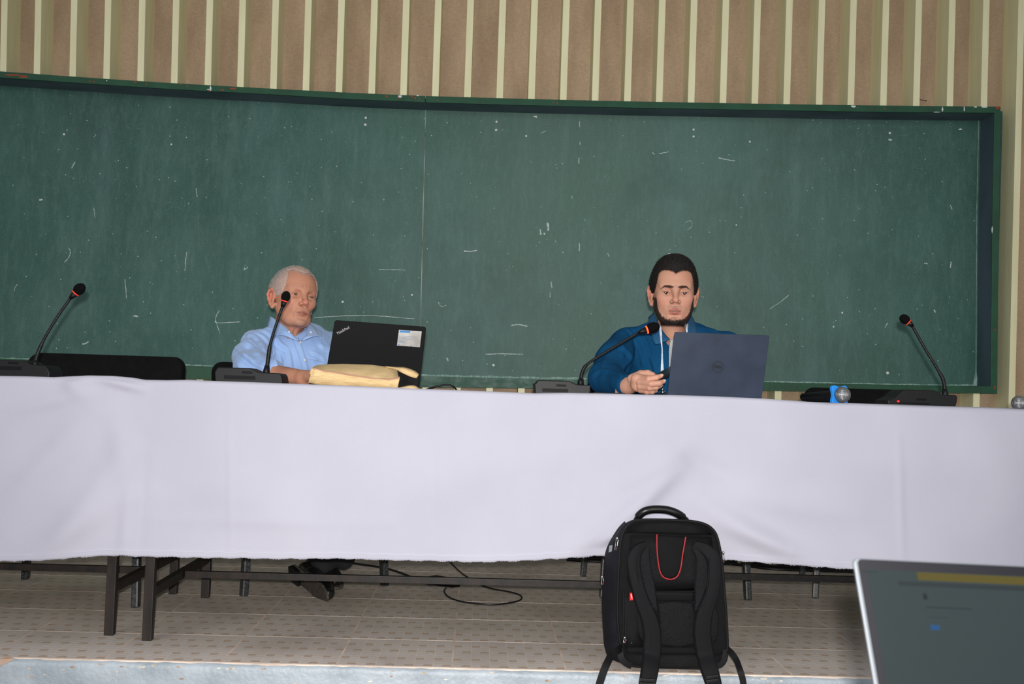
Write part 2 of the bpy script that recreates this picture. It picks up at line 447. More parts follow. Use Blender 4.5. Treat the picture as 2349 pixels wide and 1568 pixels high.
for pts, wd in [
    ([(1329, 278), (1330, 291)], 2.6), ([(1330, 325), (1331, 333)], 2.2), ([(1328, 362), (1328, 375)], 2.8), ([(1329, 557), (1329, 576)], 2.4),
    ([(1256, 510), (1258, 522), (1257, 529)], 5.5), ([(1239, 526), (1241, 538)], 4), ([(1248, 534), (1250, 538)], 4),
    ([(1064, 576), (1080, 576), (1094, 574)], 3), ([(1172, 746), (1190, 744), (1210, 748)], 3), ([(1114, 812), (1150, 811), (1200, 812)], 2.2),
    ([(1025, 820), (1028, 828)], 4.5), ([(1648, 362), (1666, 366), (1686, 369)], 2.2), ([(1496, 350), (1502, 354)], 2.2), ([(1512, 352), (1534, 348)], 2),
    ([(189, 789), (197, 787), (203, 783)], 3.5), ([(306, 724), (316, 725)], 4.5), ([(90, 458), (98, 458)], 4), ([(148, 601), (158, 590), (161, 577), (158, 568)], 2),
    ([(286, 640), (289, 666), (290, 684)], 1.8), ([(424, 620), (426, 598), (428, 578)], 1.6), ([(450, 432), (452, 452)], 1.6), ([(40, 652), (34, 660), (33, 668)], 1.6),
    ([(721, 728), (790, 724), (860, 724), (905, 727), (950, 731)], 1.8), ([(870, 618), (930, 619)], 1.3), ([(494, 735), (500, 740), (550, 738)], 2.6), ([(503, 712), (495, 732), (505, 765)], 1.4),
    ([(560, 612), (563, 618), (568, 612)], 2.4), ([(1005, 692), (1012, 702), (1024, 700)], 1.6), ([(1264, 646), (1266, 660)], 2.4), ([(1262, 670), (1262, 682)], 2),
    ([(2182, 600), (2180, 614)], 2.8), ([(2120, 603), (2128, 605)], 2.4), ([(2142, 710), (2146, 716)], 3), ([(2180, 470), (2184, 480)], 2), ([(2274, 526), (2276, 548)], 3),
    ([(2036, 740), (2030, 752)], 2), ([(1766, 708), (1790, 692), (1810, 676)], 1.6), ([(1240, 305), (1254, 300)], 1.5), ([(172, 372), (164, 386)], 2.6), ([(215, 476), (218, 500)], 1.3),
    ([(2038, 320), (2046, 321)], 5), ([(1590, 312), (1592, 314)], 4), ([(1394, 580), (1397, 588)], 2), ([(1572, 510), (1584, 506), (1588, 518), (1578, 526)], 1.2)]:
    ribbon(mb, wob(pts, 4, .35), wd * .0019)
random.seed(11)
def scribble(x0, y0, x1, h, n, mbx, wd):
    st_ = (x1 - x0) / n
    for k in range(n):
        if random.random() < .25: continue
        cx = x0 + st_ * (k + .3); q = []
        a0 = random.uniform(0, 6)
        for t in range(4):
            q.append((cx + st_ * .42 * math.cos(a0 + t * 1.5), y0 + random.uniform(-.3, .3) * h + h * .5 * math.sin(a0 + t * 1.5)))
        ribbon(mbx, wob(q, 4, .3), wd)
for a in [(230, 292, 420, 16, 9), (500, 296, 620, 16, 6), (590, 366, 900, 24, 12), (160, 410, 300, 18, 6), (330, 540, 420, 26, 4), (560, 300, 800, 20, 9), (830, 470, 940, 20, 5),
          (1490, 340, 1580, 22, 4), (1650, 420, 1700, 20, 2), (1800, 350, 2060, 26, 8), (1960, 630, 2140, 24, 8), (1800, 740, 1990, 24, 7), (2020, 566, 2080, 16, 4), (2080, 385, 2150, 14, 3),
          (1780, 590, 1900, 30, 4), (1000, 280, 1160, 24, 4), (1360, 700, 1500, 30, 4), (100, 590, 200, 26, 4), (350, 470, 460, 30, 4), (1900, 300, 2200, 20, 6)]:
    scribble(*a, mf, .0022)
for k in range(26):   # long faint wipes
    x = random.uniform(20, 2200); y = random.uniform(300, 800)
    q = [(x, y), (x + random.uniform(-30, 60), y + random.uniform(10, 60)), (x + random.uniform(-40, 90), y + random.uniform(40, 120))]
    ribbon(mf, wob(q, 5, .4), .0018)
for k in range(150):
    x = random.uniform(5, 2230); y = random.uniform(270, 850)
    ribbon(mb, [(x, y), (x + random.uniform(.8, 2.4), y + random.uniform(-1.5, 2))], random.uniform(.001, .003))
for x, y, r in [(839, 270, 3.2), (838, 286, 3.5), (1139, 279, 3.0), (1138, 298, 3.2), (1207, 312, 2.6), (1591, 297, 3), (1591, 313, 3), (2041, 305, 3.2), (1689, 516, 2), (1932, 717, 2.6), (2036, 855, 4),
                (1132, 837, 3.5), (1912, 749, 2.4), (147, 308, 3), (393, 331, 2.4), (1720, 325, 2.6), (945, 676, 2.6), (786, 692, 3)]:
    c = PW(x, y, BI - .002)
    mdot.add([c + np.array([math.cos(a) * r * .0019, -.0005, math.sin(a) * r * .0019]) for a in np.linspace(0, 2 * PI, 9)[:-1]], [tuple(range(8))])
for q in [[(1531, 604), (1530, 588), (1533, 580), (1538, 580), (1541, 587), (1545, 592), (1540, 604)], [(1227, 269), (1222, 266), (1231, 265), (1233, 270)], [(2198, 296), (2201, 298), (2208, 297), (2204, 294)]]:
    mdot.add([PW(x, y, BI - .002) for x, y in q], [tuple(range(len(q)))])
mb.build('chalk_marks', M_ch, board, fixn=False, kind='stuff'); mf.build('faint_chalk_marks', M_chf, board, fixn=False, kind='stuff'); mdot.build('paint_chips', M_chip, board, fixn=False, kind='stuff')
# the chalk dust line lying along the bottom ledge and up the right corner
md = MB()
for a, b in ((-160, 958), (961, 2272)):
    xs_ = np.linspace(a, b, 90)
    hh = [random.uniform(1.2, 3.6) for _ in xs_]
    md.grid([[PW(x, interp(IB, x) - h_, BI - .002) for x, h_ in zip(xs_, hh)], [PW(x, interp(IB, x) + 3, BI - .003) for x in xs_]])
ys_ = np.linspace(262, 886, 50)
md.grid([[PW(np.interp(y, [262, 480, 850, 886], [2245, 2240, 2238, 2231]), y, BI - .002) for y in ys_], [PW(np.interp(y, [262, 480, 850, 886], [2246.2, 2241.4, 2239.6, 2245]), y, BI - .003) for y in ys_]])
md.build('chalk_dust_line', mat('chalk_dust', (150, 172, 164), .95, c2=(92, 130, 122), nscale=120, nstretch=(1, 1, .2)), board, fixn=False, kind='stuff')
# rust and chips on the frame rails
mr_ = MB(); mc_ = MB(); random.seed(3)
def blob(mbx, x, y, rx, ry, off):
    n = 8; q = [PW(x + rx * math.cos(a) * random.uniform(.6, 1.2), y + ry * math.sin(a) * random.uniform(.6, 1.2), off) for a in np.linspace(0, 2 * PI, n + 1)[:-1]]
    mbx.add(q, [tuple(range(n))])
for x, y, rx, ry in [(30, 172, 24, 2.4), (54, 176, 11, 3), (207, 186, 2, 2), (216, 187, 2, 1.6), (310, 188, 4, 2), (335, 193, 2, 2), (415, 193, 2, 1.4), (430, 197, 2, 2), (534, 203, 8, 3), (510, 206, 5, 2), (887, 221, 3, 3),
                     (952, 225, 2.4, 2.6), (945, 222, 3, 1.6), (962, 226, 2, 2), (913, 224, 2, 1.6), (1004, 230, 2, 2), (1270, 235, 2.4, 1.6), (1278, 237, 2, 1.4), (1967, 247, 1.6, 1.6), (2000, 249, 1.6, 1.6), (2029, 249, 2, 2), (2289, 247, 5, 4),
                     (2282, 888, 2.2, 4), (2282, 756, 2, 2), (480, 208, 2, 2)]:
    blob(mr_, x, y, rx, ry, FO - .001)
for x, y, rx, ry in [(483, 203, 2.2, 7), (478, 205, 4, 1.5), (245, 185, 1.4, 1.6), (2162, 251, 2, 6), (2148, 257, 9, 1), (2212, 250, 1.6, 7), (2238, 245, 4, 2), (918, 221, 5, 3), (958, 219, 4, 1.5), (1957, 244, 6, 3), (2276, 525, 1.4, 9), (2258, 245, 8, 2.2)]:
    blob(mc_, x, y, rx, ry, FO - .001)
mr_.build('rust_spots', M_rust, board, fixn=False, kind='stuff'); mc_.build('paint_chips', M_chip, board, fixn=False, kind='stuff')

# left stile (just outside the picture)
lx = PW(-160, 500, FO)[0]
MB().box((lx - .035, wallY(lx) + FO, PW(-160, 860, FO)[2] - .02), (lx, wallY(lx) + FO + .155, PW(-160, 150, FO)[2]), bev=.002).build('frame_stile', M_frame, board)
# ---- a nail in the wall above the board
a = PW(2108, 228, -.001); b = PW(2124, 231, -.05)
nl = MB().tube([a, b], .0016, 8).tube([b, b + (b - a) * .04], .0035, 8)
nl = nl.build('nail', mat('steel', (120, 116, 112), .35, metal=1), None, origin=a)
tag(nl, 'bent steel nail sticking out of the brown panel above the board', 'nail')

# ---- stage floor: tiles
def tile_material():
    m = bpy.data.materials.new('patterned_tile'); m.use_nodes = True
    nt = m.node_tree; b = nt.nodes['Principled BSDF']; b.inputs['Roughness'].default_value = .38
    b.inputs['Specular IOR Level'].default_value = .45
    tc = nt.nodes.new('ShaderNodeTexCoord'); sx = nt.nodes.new('ShaderNodeSeparateXYZ'); ln(nt, tc.outputs['Object'], sx.inputs[0])
    def mth(op, a, b_=None, c_=None):
        q = nt.nodes.new('ShaderNodeMath'); q.operation = op
        for i, v in enumerate((a, b_, c_)):
            if v is None: continue
            if isinstance(v, (int, float)): q.inputs[i].default_value = v
            else: ln(nt, v, q.inputs[i])
        return q.outputs[0]
    u = mth('MULTIPLY', sx.outputs[0], 6 / .319); v = mth('MULTIPLY', sx.outputs[1], 12 / .328)
    wv = mth('MULTIPLY', mth('SINE', mth('MULTIPLY', u, 2 * PI)), .22)
    v2 = mth('ADD', v, wv)
    fu = mth('FRACT', mth('ADD', u, 100.0)); fv = mth('FRACT', mth('ADD', v2, 100.0)); row = mth('FLOOR', mth('ADD', v2, 100.0))
    odd = mth('COMPARE', mth('MODULO', row, 3.0), 1.0, .1)
    alt = mth('MODULO', mth('FLOOR', mth('DIVIDE', row, 3.0)), 2.0)
    ush = mth('FRACT', mth('ADD', mth('ADD', u, 100.0), mth('MULTIPLY', alt, .5)))
    dash = mth('MULTIPLY', mth('GREATER_THAN', odd, .5), mth('LESS_THAN', ush, .52))
    hline = mth('LESS_THAN', fv, .15); vline = mth('LESS_THAN', fu, .03)
    vs_ = mth('MULTIPLY', mth('MULTIPLY', mth('GREATER_THAN', ush, .49), mth('LESS_THAN', ush, .53)), mth('GREATER_THAN', odd, .5))
    line = mth('MAXIMUM', mth('MAXIMUM', hline, vline), vs_)
    n = nt.nodes.new('ShaderNodeTexNoise'); n.inputs['Scale'].default_value = 3.0; n.inputs['Detail'].default_value = 6
    geo = nt.nodes.new('ShaderNodeNewGeometry'); ln(nt, geo.outputs['Position'], n.inputs['Vector'])
    def mix(f, a, c):
        mx = nt.nodes.new('ShaderNodeMix'); mx.data_type = 'RGBA'
        if isinstance(f, float): mx.inputs[0].default_value = f
        else: ln(nt, f, mx.inputs[0])
        if isinstance(a, tuple): mx.inputs[6].default_value = lin(a) + (1,)
        else: ln(nt, a, mx.inputs[6])
        mx.inputs[7].default_value = lin(c) + (1,)
        return mx.outputs[2]
    c = mix(dash, (214, 202, 192), (196, 174, 155))
    c = mix(mth('MULTIPLY', line, .85), c, (238, 226, 214))
    mr = nt.nodes.new('ShaderNodeMapRange'); mr.inputs[1].default_value = .45; mr.inputs[2].default_value = .8; ln(nt, n.outputs['Fac'], mr.inputs[0])
    c = mix(mth('MULTIPLY', mr.outputs[0], .55), c, (150, 136, 126))
    ln(nt, c, b.inputs['Base Color'])
    n2 = nt.nodes.new('ShaderNodeTexNoise'); n2.inputs['Scale'].default_value = 30; ln(nt, tc.outputs['Object'], n2.inputs['Vector'])
    bp = nt.nodes.new('ShaderNodeBump'); bp.inputs['Strength'].default_value = .25; bp.inputs['Distance'].default_value = .001
    ln(nt, mth('SUBTRACT', n2.outputs['Fac'], line), bp.inputs['Height']); ln(nt, bp.outputs[0], b.inputs['Normal'])
    return m
M_tile = tile_material()
M_grout = mat('grout', (232, 208, 190), .85, c2=(196, 176, 160), nscale=8)
EDGE = 3.045
floor = MB().box((-5.0, EDGE, -.12), (5.2, 5.6, -.0004)).build('floor', M_grout); floor['kind'] = 'structure'
tile_me = None
TX, TY = .319, .328
for j in range(8):
    y0 = EDGE + .002 + j * TY
    for i in range(-11, 12):
        x0 = -.047 + i * TX
        if tile_me is None:
            g = .0026
            t = MB().box((x0 + g, y0 + g, -.009), (x0 + TX - g, y0 + TY - g, 0), bev=.0004).build('tile', M_tile, floor, origin=(x0, y0, 0))
            tile_me = t.data
        else:
            t = bpy.data.objects.new('tile', tile_me); COL.objects.link(t); t.parent = floor; t.location = (x0, y0, 0)
# broken tiled nosing at the far left and painted step face
M_step = mat('grey_blue_step_paint', (172, 181, 189), .5, c2=(150, 160, 168), nscale=9, bump=1.6, bscale=70)
sf = []
xs_ = np.linspace(-5, 5.2, 420); zs_ = [-.0025, -.006, -.012, -.02, -.035, -.06, -.1, -.16, -.24, -.3, -.36]
np.random.seed(2)
for z in zs_:
    sf.append([(x, EDGE - .012 - .0025 * math.sin(x * 9 + z * 40) * math.sin(x * 3.1) + random.uniform(-.0012, .0012) + (.012 if z > -.004 else 0) + (.004 if z > -.008 else 0), z + (random.uniform(-.0015, .0015) if z > -.03 else 0)) for x in xs_])
step = MB().grid(sf).build('trim_1', M_step, smooth=True); step['kind'] = 'structure'
MB().box((-5, EDGE - .006, -.36), (5.2, EDGE + .6, -.03)).build('step_core', M_grout, step)
# broken corner at the left: exposed mortar
mq = MB(); random.seed(8)
pts = [FL(-40, 1524), FL(40, 1512), FL(90, 1510), FL(122, 1514), FL(135, 1522), FL(112, 1530)]
top = [np.array([p[0], max(EDGE - .02, min(p[1], EDGE + .03)), .0015]) for p in pts]
q = [(-1.62, EDGE + .03, .002), (-1.48, EDGE + .034, .003), (-1.36, EDGE + .03, .003), (-1.28, EDGE + .012, .002), (-1.235, EDGE - .01, 0), (-1.26, EDGE - .016, -.012), (-1.31, EDGE - .018, -.035), (-1.36, EDGE - .0185, -.046), (-1.42, EDGE - .018, -.030), (-1.5, EDGE - .0182, -.036), (-1.62, EDGE - .018, -.02)]
cq = np.mean(np.array(q), axis=0) + np.array([0, -.008, .004])
mq.add(list(q) + [cq], [(i, (i + 1) % len(q), len(q)) for i in range(len(q))])
mq.build('broken_mortar', mat('raw_mortar', (190, 144, 112), .9, c2=(168, 166, 160), nscale=24, bump=1, bscale=60), step, label='chipped corner showing bare tan mortar')
mp_ = MB()
for k in range(60):
    x = random.uniform(-1.2, 2.0); z = random.choice([-.004, -.01, -.02, -.04]) + random.uniform(-.01, .004)
    r = random.uniform(.002, .006)
    mp_.add([(x + r * 1.8 * math.cos(a) * random.uniform(.5, 1.2), EDGE - .0165, min(-.004, z) + r * .6 * math.sin(a) * random.uniform(.5, 1.2)) for a in np.linspace(0, 2 * PI, 8)[:-1]], [tuple(range(7))])
mp_.build('paint_chips', mat('white_flake', (214, 212, 200), .7, c2=(150, 120, 100), nscale=40), step, fixn=False, kind='stuff')
hall = MB().box((-5, -4.5, -.40), (5.2, EDGE + .02, -.355)).build('floor', mat('hall_floor', (110, 104, 98), .6, c2=(90, 86, 80), nscale=4)); hall['kind'] = 'structure'
# ================================================================ tables, cloth
M_steel = mat('black_steel_tube', (25, 24, 24), .5, spec=.3, c2=(44, 34, 30), nscale=30, nstretch=(1, 1, .3), bump=.2, bscale=80)
M_steel3 = mat('black_steel_worn', (14, 13, 13), .55, spec=.3, c2=(48, 32, 26), nscale=60, lo=.55, hi=.75)
M_ttop = mat('dark_table_top', (70, 56, 46), .5, c2=(58, 46, 38), nscale=6)
def table(label, x0, x1, yf, zs, m, drop_right=True):
    t = thing('folding_table', label, 'table', ((x0 + x1) / 2, yf + .35, 0), 'long tables under the white cloth')
    MB().box((x0, max(yf - .03, 3.278), .735), (x1, yf + .73, .758), bev=.003).build('tabletop', M_ttop, t)
    L = .028
    for (x, y) in ((x0 + L / 2, yf + L / 2), (x1 - L / 2, yf + L / 2), (x0 + L / 2, yf + .70), (x1 - L / 2, yf + .70)):
        MB().box((x - L / 2, y - L / 2, 0), (x + L / 2, y + L / 2, .735), bev=.002).build('leg', m, t)
    for x in (x0 + L / 2, x1 - L / 2):
        MB().box((x - .011, yf + L, zs - .014), (x + .011, yf + .70 - L / 2, zs + .014), bev=.0015).build('side_rail', m, t)
        MB().box((x - .011, yf + L, .70), (x + .011, yf + .70 - L / 2, .735)).build('apron', m, t)
    MB().box((x0 + L, yf + .345, zs - .011), (x1 - L, yf + .367, zs + .011), bev=.0015).build('stretcher', m, t)
    for y in (yf + .02, yf + .69):
        MB().box((x0 + L, y - .01, .70), (x1 - L, y + .01, .735)).build('apron', m, t)
    return t
table('black steel legged table under the left end of the white cloth', -2.62, -1.075, 3.335, .140, M_steel)
table('steel legged table under the middle of the white cloth, its corner leg nearest the camera', -.972, .545, 3.278, .140, M_steel)
table('black steel legged table under the right end of the white cloth, behind the backpack', .60, 2.35, 3.42, .157, M_steel3)

M_cloth = mat('white_cotton_sheet', (182, 181, 194), .85, c2=(176, 175, 189), nscale=3, bump=.25, bscale=700, sheen=.15)
CT = [(-200, 858), (0, 862), (60, 863), (120, 865), (160, 863), (200, 861), (255, 862), (300, 866), (330, 871), (380, 872), (430, 871), (470, 873), (560, 876), (700, 881), (830, 886), (960, 891.5), (1080, 896), (1180, 900), (1225, 902), (1300, 901), (1400, 903), (1480, 905), (1540, 906), (1640, 909), (1750, 914), (1850, 921), (1900, 925), (1960, 925.5), (2000, 927), (2100, 931), (2250, 935), (2349, 939), (2600, 946)]
CB = [(-200, 1292), (0, 1287), (100, 1284), (200, 1276), (250, 1273.5), (275, 1273), (300, 1275), (440, 1279), (560, 1280), (620, 1282), (760, 1280), (900, 1284), (1040, 1286), (1100, 1287), (1200, 1284), (1300, 1278), (1385, 1272), (1480, 1272), (1600, 1277), (1665, 1283), (1740, 1289), (1800, 1293), (1880, 1299), (1960, 1305), (2100, 1318), (2349, 1334), (2600, 1345)]
YC = 3.262
top_px = np.array([P(x, y, YC) for x, y in CT]); bot_px = np.array([P(x, y, YC - .01) for x, y in CB])
NX = 560; NZ = 90
X0, X1 = -2.45, 2.2
def px_of(x, z):
    """photo column and row of a point of the cloth's front plane, used to lay its creases out"""
    v = MC.T @ (np.array([x, YC, z]) - CP); return 1174.5 + FPX * v[0] / -v[2], 784 - FPX * v[1] / -v[2]
# ridges: (x0,y0,x1,y1,width px,amplitude m)
RD = [(255, 905, 300, 1130, 30, .003), (300, 1130, 285, 1275, 18, .0035), (330, 1000, 322, 1272, 14, -.0015), (120, 1260, 300, 1030, 36, .006), (0, 1180, 210, 950, 34, .005), (60, 1280, 330, 1120, 30, .004), (30, 940, 200, 900, 18, .003),
      (1440, 1110, 1570, 1030, 26, .006), (1560, 1035, 1690, 1105, 26, -.004), (1420, 1190, 1560, 1070, 22, .007), (1300, 1265, 1480, 1160, 26, .007), (1600, 1150, 1800, 1262, 26, .007), (1660, 1130, 1960, 1180, 30, .004),
      (1640, 1200, 1900, 1290, 22, .005), (1380, 1240, 1450, 1200, 12, .006), (1450, 960, 1560, 1060, 40, .003), (330, 1190, 900, 1200, 16, .0012), (1010, 900, 1012, 1270, 6, .001), (525, 900, 530, 1280, 6, .001), (2060, 1000, 2068, 1300, 8, .0015),
      (900, 1130, 1350, 1020, 60, .004), (1700, 1030, 2200, 1080, 50, .003), (150, 868, 190, 900, 20, .004), (230, 866, 330, 892, 12, .005), (2230, 950, 2349, 1200, 60, .004), (440, 1080, 760, 1240, 60, .003)]
XX = np.linspace(X0, X1, NX)
ztop = np.interp(XX, top_px[:, 0], top_px[:, 2]); zbot = np.interp(XX, bot_px[:, 0], bot_px[:, 2])
rng = np.random.RandomState(4)
fray = rng.uniform(-.0007, .0007, NX) + .0012 * np.sin(XX * 90)
rows = []
# top sheet from the back edge to the front crest
backs = [(4.13, .70), (4.128, .745), (4.12, .764), (4.10, .769), (3.9, .7685), (3.7, .7685), (3.5, .7688), (3.40, .769), (3.34, None), (3.30, None), (3.277, None)]
for k, (y, z) in enumerate(backs):
    if z is None:
        t = (3.40 - y) / (3.40 - 3.277); zz = .769 * (1 - t) + (ztop - .0004) * t
    else: zz = np.full(NX, z)
    rows.append(np.stack([XX, np.full(NX, y), zz], 1))
r = .009
for a in (20, 45, 70, 90):
    rows.append(np.stack([XX, np.full(NX, YC + r - r * math.sin(math.radians(a)) + .004 * (1 - a / 90)), ztop - r + r * math.cos(math.radians(a))], 1))
ncrest = len(rows)
for j in range(1, NZ + 1):
    t = j / NZ; t = t ** 1.0
    z = (ztop - r) * (1 - t) + (zbot + fray * (1 if j == NZ else 0)) * t
    v = np.stack([XX, np.full(NX, YC), z], 1)
    # pixel space of the sheet
    ax = 1174.5; 
    cs = (v - CP) @ MC
    px = 1174.5 + FPX * cs[:, 0] / -cs[:, 2]; py = 784 - FPX * cs[:, 1] / -cs[:, 2]
    dy = np.zeros(NX)
    for (xa, ya, xb, yb, wd, am) in RD:
        dx_, dy_ = xb - xa, yb - ya; L2 = dx_ * dx_ + dy_ * dy_
        s = ((px - xa) * dx_ + (py - ya) * dy_) / L2
        sc = np.clip(s, 0, 1); ds = np.hypot(px - xa - sc * dx_, py - ya - sc * dy_)
        dy += 2.6 * am * np.exp(-(ds / wd) ** 2) * (.35 + .65 * np.sin(np.clip(s, 0, 1) * PI))
    dy += (.006 * np.sin(XX * 2.1 + .6) + .004 * np.sin(XX * 4.7 + 1.0) + .002 * np.sin(XX * 11 + z * 4)) * min(1, t * 1.6)
    dy += .010 * t * t
    if j > NZ - 4: dy += .0012
    v[:, 1] -= dy
    rows.append(v)
V = np.concatenate(rows); nr = len(rows)
ii, jj = np.meshgrid(np.arange(nr - 1), np.arange(NX - 1), indexing='ij')
F = np.stack([ii * NX + jj, (ii + 1) * NX + jj, (ii + 1) * NX + jj + 1, ii * NX + jj + 1], -1).reshape(-1, 4)
cl = meshobj('tablecloth', V, F, M_cloth, None, smooth=True, origin=(0, 3.3, .5))
so = cl.modifiers.new('thick', 'SOLIDIFY'); so.thickness = .0012; so.offset = 1
tag(cl, 'long white cloth draped over the row of tables with a frayed lower hem', 'tablecloth')
# hem ridge and loose threads along the lower edge
last = rows[-1]
hm = MB().grid([[tuple(p + np.array([0, -.0022, .016])) for p in last[::2]], [tuple(p + np.array([0, -.0026, .0185])) for p in last[::2]]])
hm.build('hem_stitching', mat('stitch_line', (190, 190, 204), .9), cl)
th = MB()
for k in range(0, 2600):
    i = rng.randint(2, NX - 3); p = last[i] + (last[i + 1] - last[i]) * rng.uniform()
    L = rng.uniform(.0008, .0026); s = rng.uniform(-.0008, .0008)
    th.add([p + np.array([-.0005, -.001, .001]), p + np.array([.0006, -.001, .001]), p + np.array([s, -.002, -L])], [(0, 1, 2)])
th.build('frayed_threads', M_cloth, cl, fixn=False, kind='stuff')

# ================================================================ chairs
M_chair = mat('black_chair_fabric', (17, 16, 17), .9, spec=.15, c2=(13, 12, 13), nscale=40, bump=.3, bscale=500)
M_chleg = mat('flecked_black_leg', (38, 40, 42), .35, c2=(84, 88, 90), nscale=160, lo=.5, hi=.72)
def rounded_slab(cx, cy, cz, w, d, h, r, seg=6, curve=0.0, axis='xz', puff=.006):
    """rounded rectangle (w x h) with thickness d along y, local coordinates"""
    pts = []
    for (sx, sz, a0) in ((1, 1, 0), (-1, 1, 90), (-1, -1, 180), (1, -1, 270)):
        for k in range(seg + 1):
            a = math.radians(a0 + 90 * k / seg)
            pts.append((sx * (w / 2 - r) + r * math.cos(a), sz * (h / 2 - r) + r * math.sin(a)))
    vs = []; n = len(pts)
    prof = [(-.5, .90), (-.42, .965), (-.25, .99), (0, 1), (.25, .99), (.42, .965), (.5, .90)]
    for (t, s) in prof:
        for (x, z) in pts:
            ex = x * (1 - (1 - s) * .5 * (.1 / w * 2)) if False else x - np.sign(x) * (1 - s) * .10 * .5
            ez = z - np.sign(z) * (1 - s) * .10 * .5
            vs.append((cx + ex, cy + t * d + curve * ((ex / (w / 2)) ** 2), cz + ez))
    fs = []
    for i in range(len(prof) - 1):
        for k in range(n):
            k2 = (k + 1) % n
            fs.append((i * n + k, i * n + k2, (i + 1) * n + k2, (i + 1) * n + k))
    # caps as fans with puff
    for base, y in ((0, -.5 * d - puff), ((len(prof) - 1) * n, .5 * d + puff)):
        vs.append((cx, cy + y, cz)); c = len(vs) - 1
        for k in range(n):
            fs.append((base + k, base + (k + 1) % n, c))
    return vs, fs
def xf(vs, M): return [tuple(M @ Vector(v)) for v in vs]
def make_chair(label, fl, ang, top=.875, w=.57, dp=.5):
    """fl: front-left foot on the floor, ang: turn of the chair; front faces the room"""
    root = thing('conference_chair', label, 'chair', (fl[0], fl[1], 0), 'black chairs behind the tables')
    M = Matrix.Translation((fl[0], fl[1], 0)) @ Matrix.Rotation(math.radians(ang), 4, 'Z')
    v, f = rounded_slab(w / 2, .47, top - .16, w + .02, .06, .32, .045, curve=-.035)
    v = [(x, y + (z - (top - .16)) * .14, z) for x, y, z in v]
    MB().add(xf(v, M), f).build('backrest', M_chair, root, smooth=True)
    v, f = rounded_slab(w / 2, 0, 0, w - .04, .07, .46, .06)
    v = [(x, .235 + z, .45 + y) for x, y, z in v]
    MB().add(xf(v, M), f).build('seat', M_chair, root, smooth=True)
    legs = [((.02, .03, .43), (0, 0, 0)), ((w - .02, .03, .43), (w, 0, 0)), ((.02, .46, .43), (0, dp, 0)), ((w - .02, .46, .43), (w, dp, 0))]
    for a, b in legs:
        MB().bar(M @ Vector(a), M @ Vector(b), .024, .038, up=M.to_3x3() @ Vector((0, 1, 0)), bev=.006).build('leg', M_chleg, root)
    for x in (.03, w - .03):
        MB().bar(M @ Vector((x, .43, .40)), M @ Vector((x, .50, top - .12)), .02, .035, up=M.to_3x3() @ Vector((0, 1, 0)), bev=.004).build('back_support', M_chleg, root)
    MB().bar(M @ Vector((.03, .03, .405)), M @ Vector((w - .03, .03, .405)), .02, .03, bev=.003).build('seat_frame', M_chleg, root)
    MB().bar(M @ Vector((.03, .45, .405)), M @ Vector((w - .03, .45, .405)), .02, .03, bev=.003).build('seat_frame', M_chleg, root)
    return root
make_chair('empty black fabric chair at the left end, beside the leftmost microphone', (-1.712, 3.762), .6, top=.872)
make_chair('black chair under the grey-haired man, turned to the side', (-.83, 4.02), 31, top=.865)
make_chair('black chair under the dark-haired man, hidden by his back', (.505, 4.175), 3, top=.86)
make_chair('empty black fabric chair at the right end, behind the blue-ringed microphone', (1.363, 4.285), -11, top=.842)

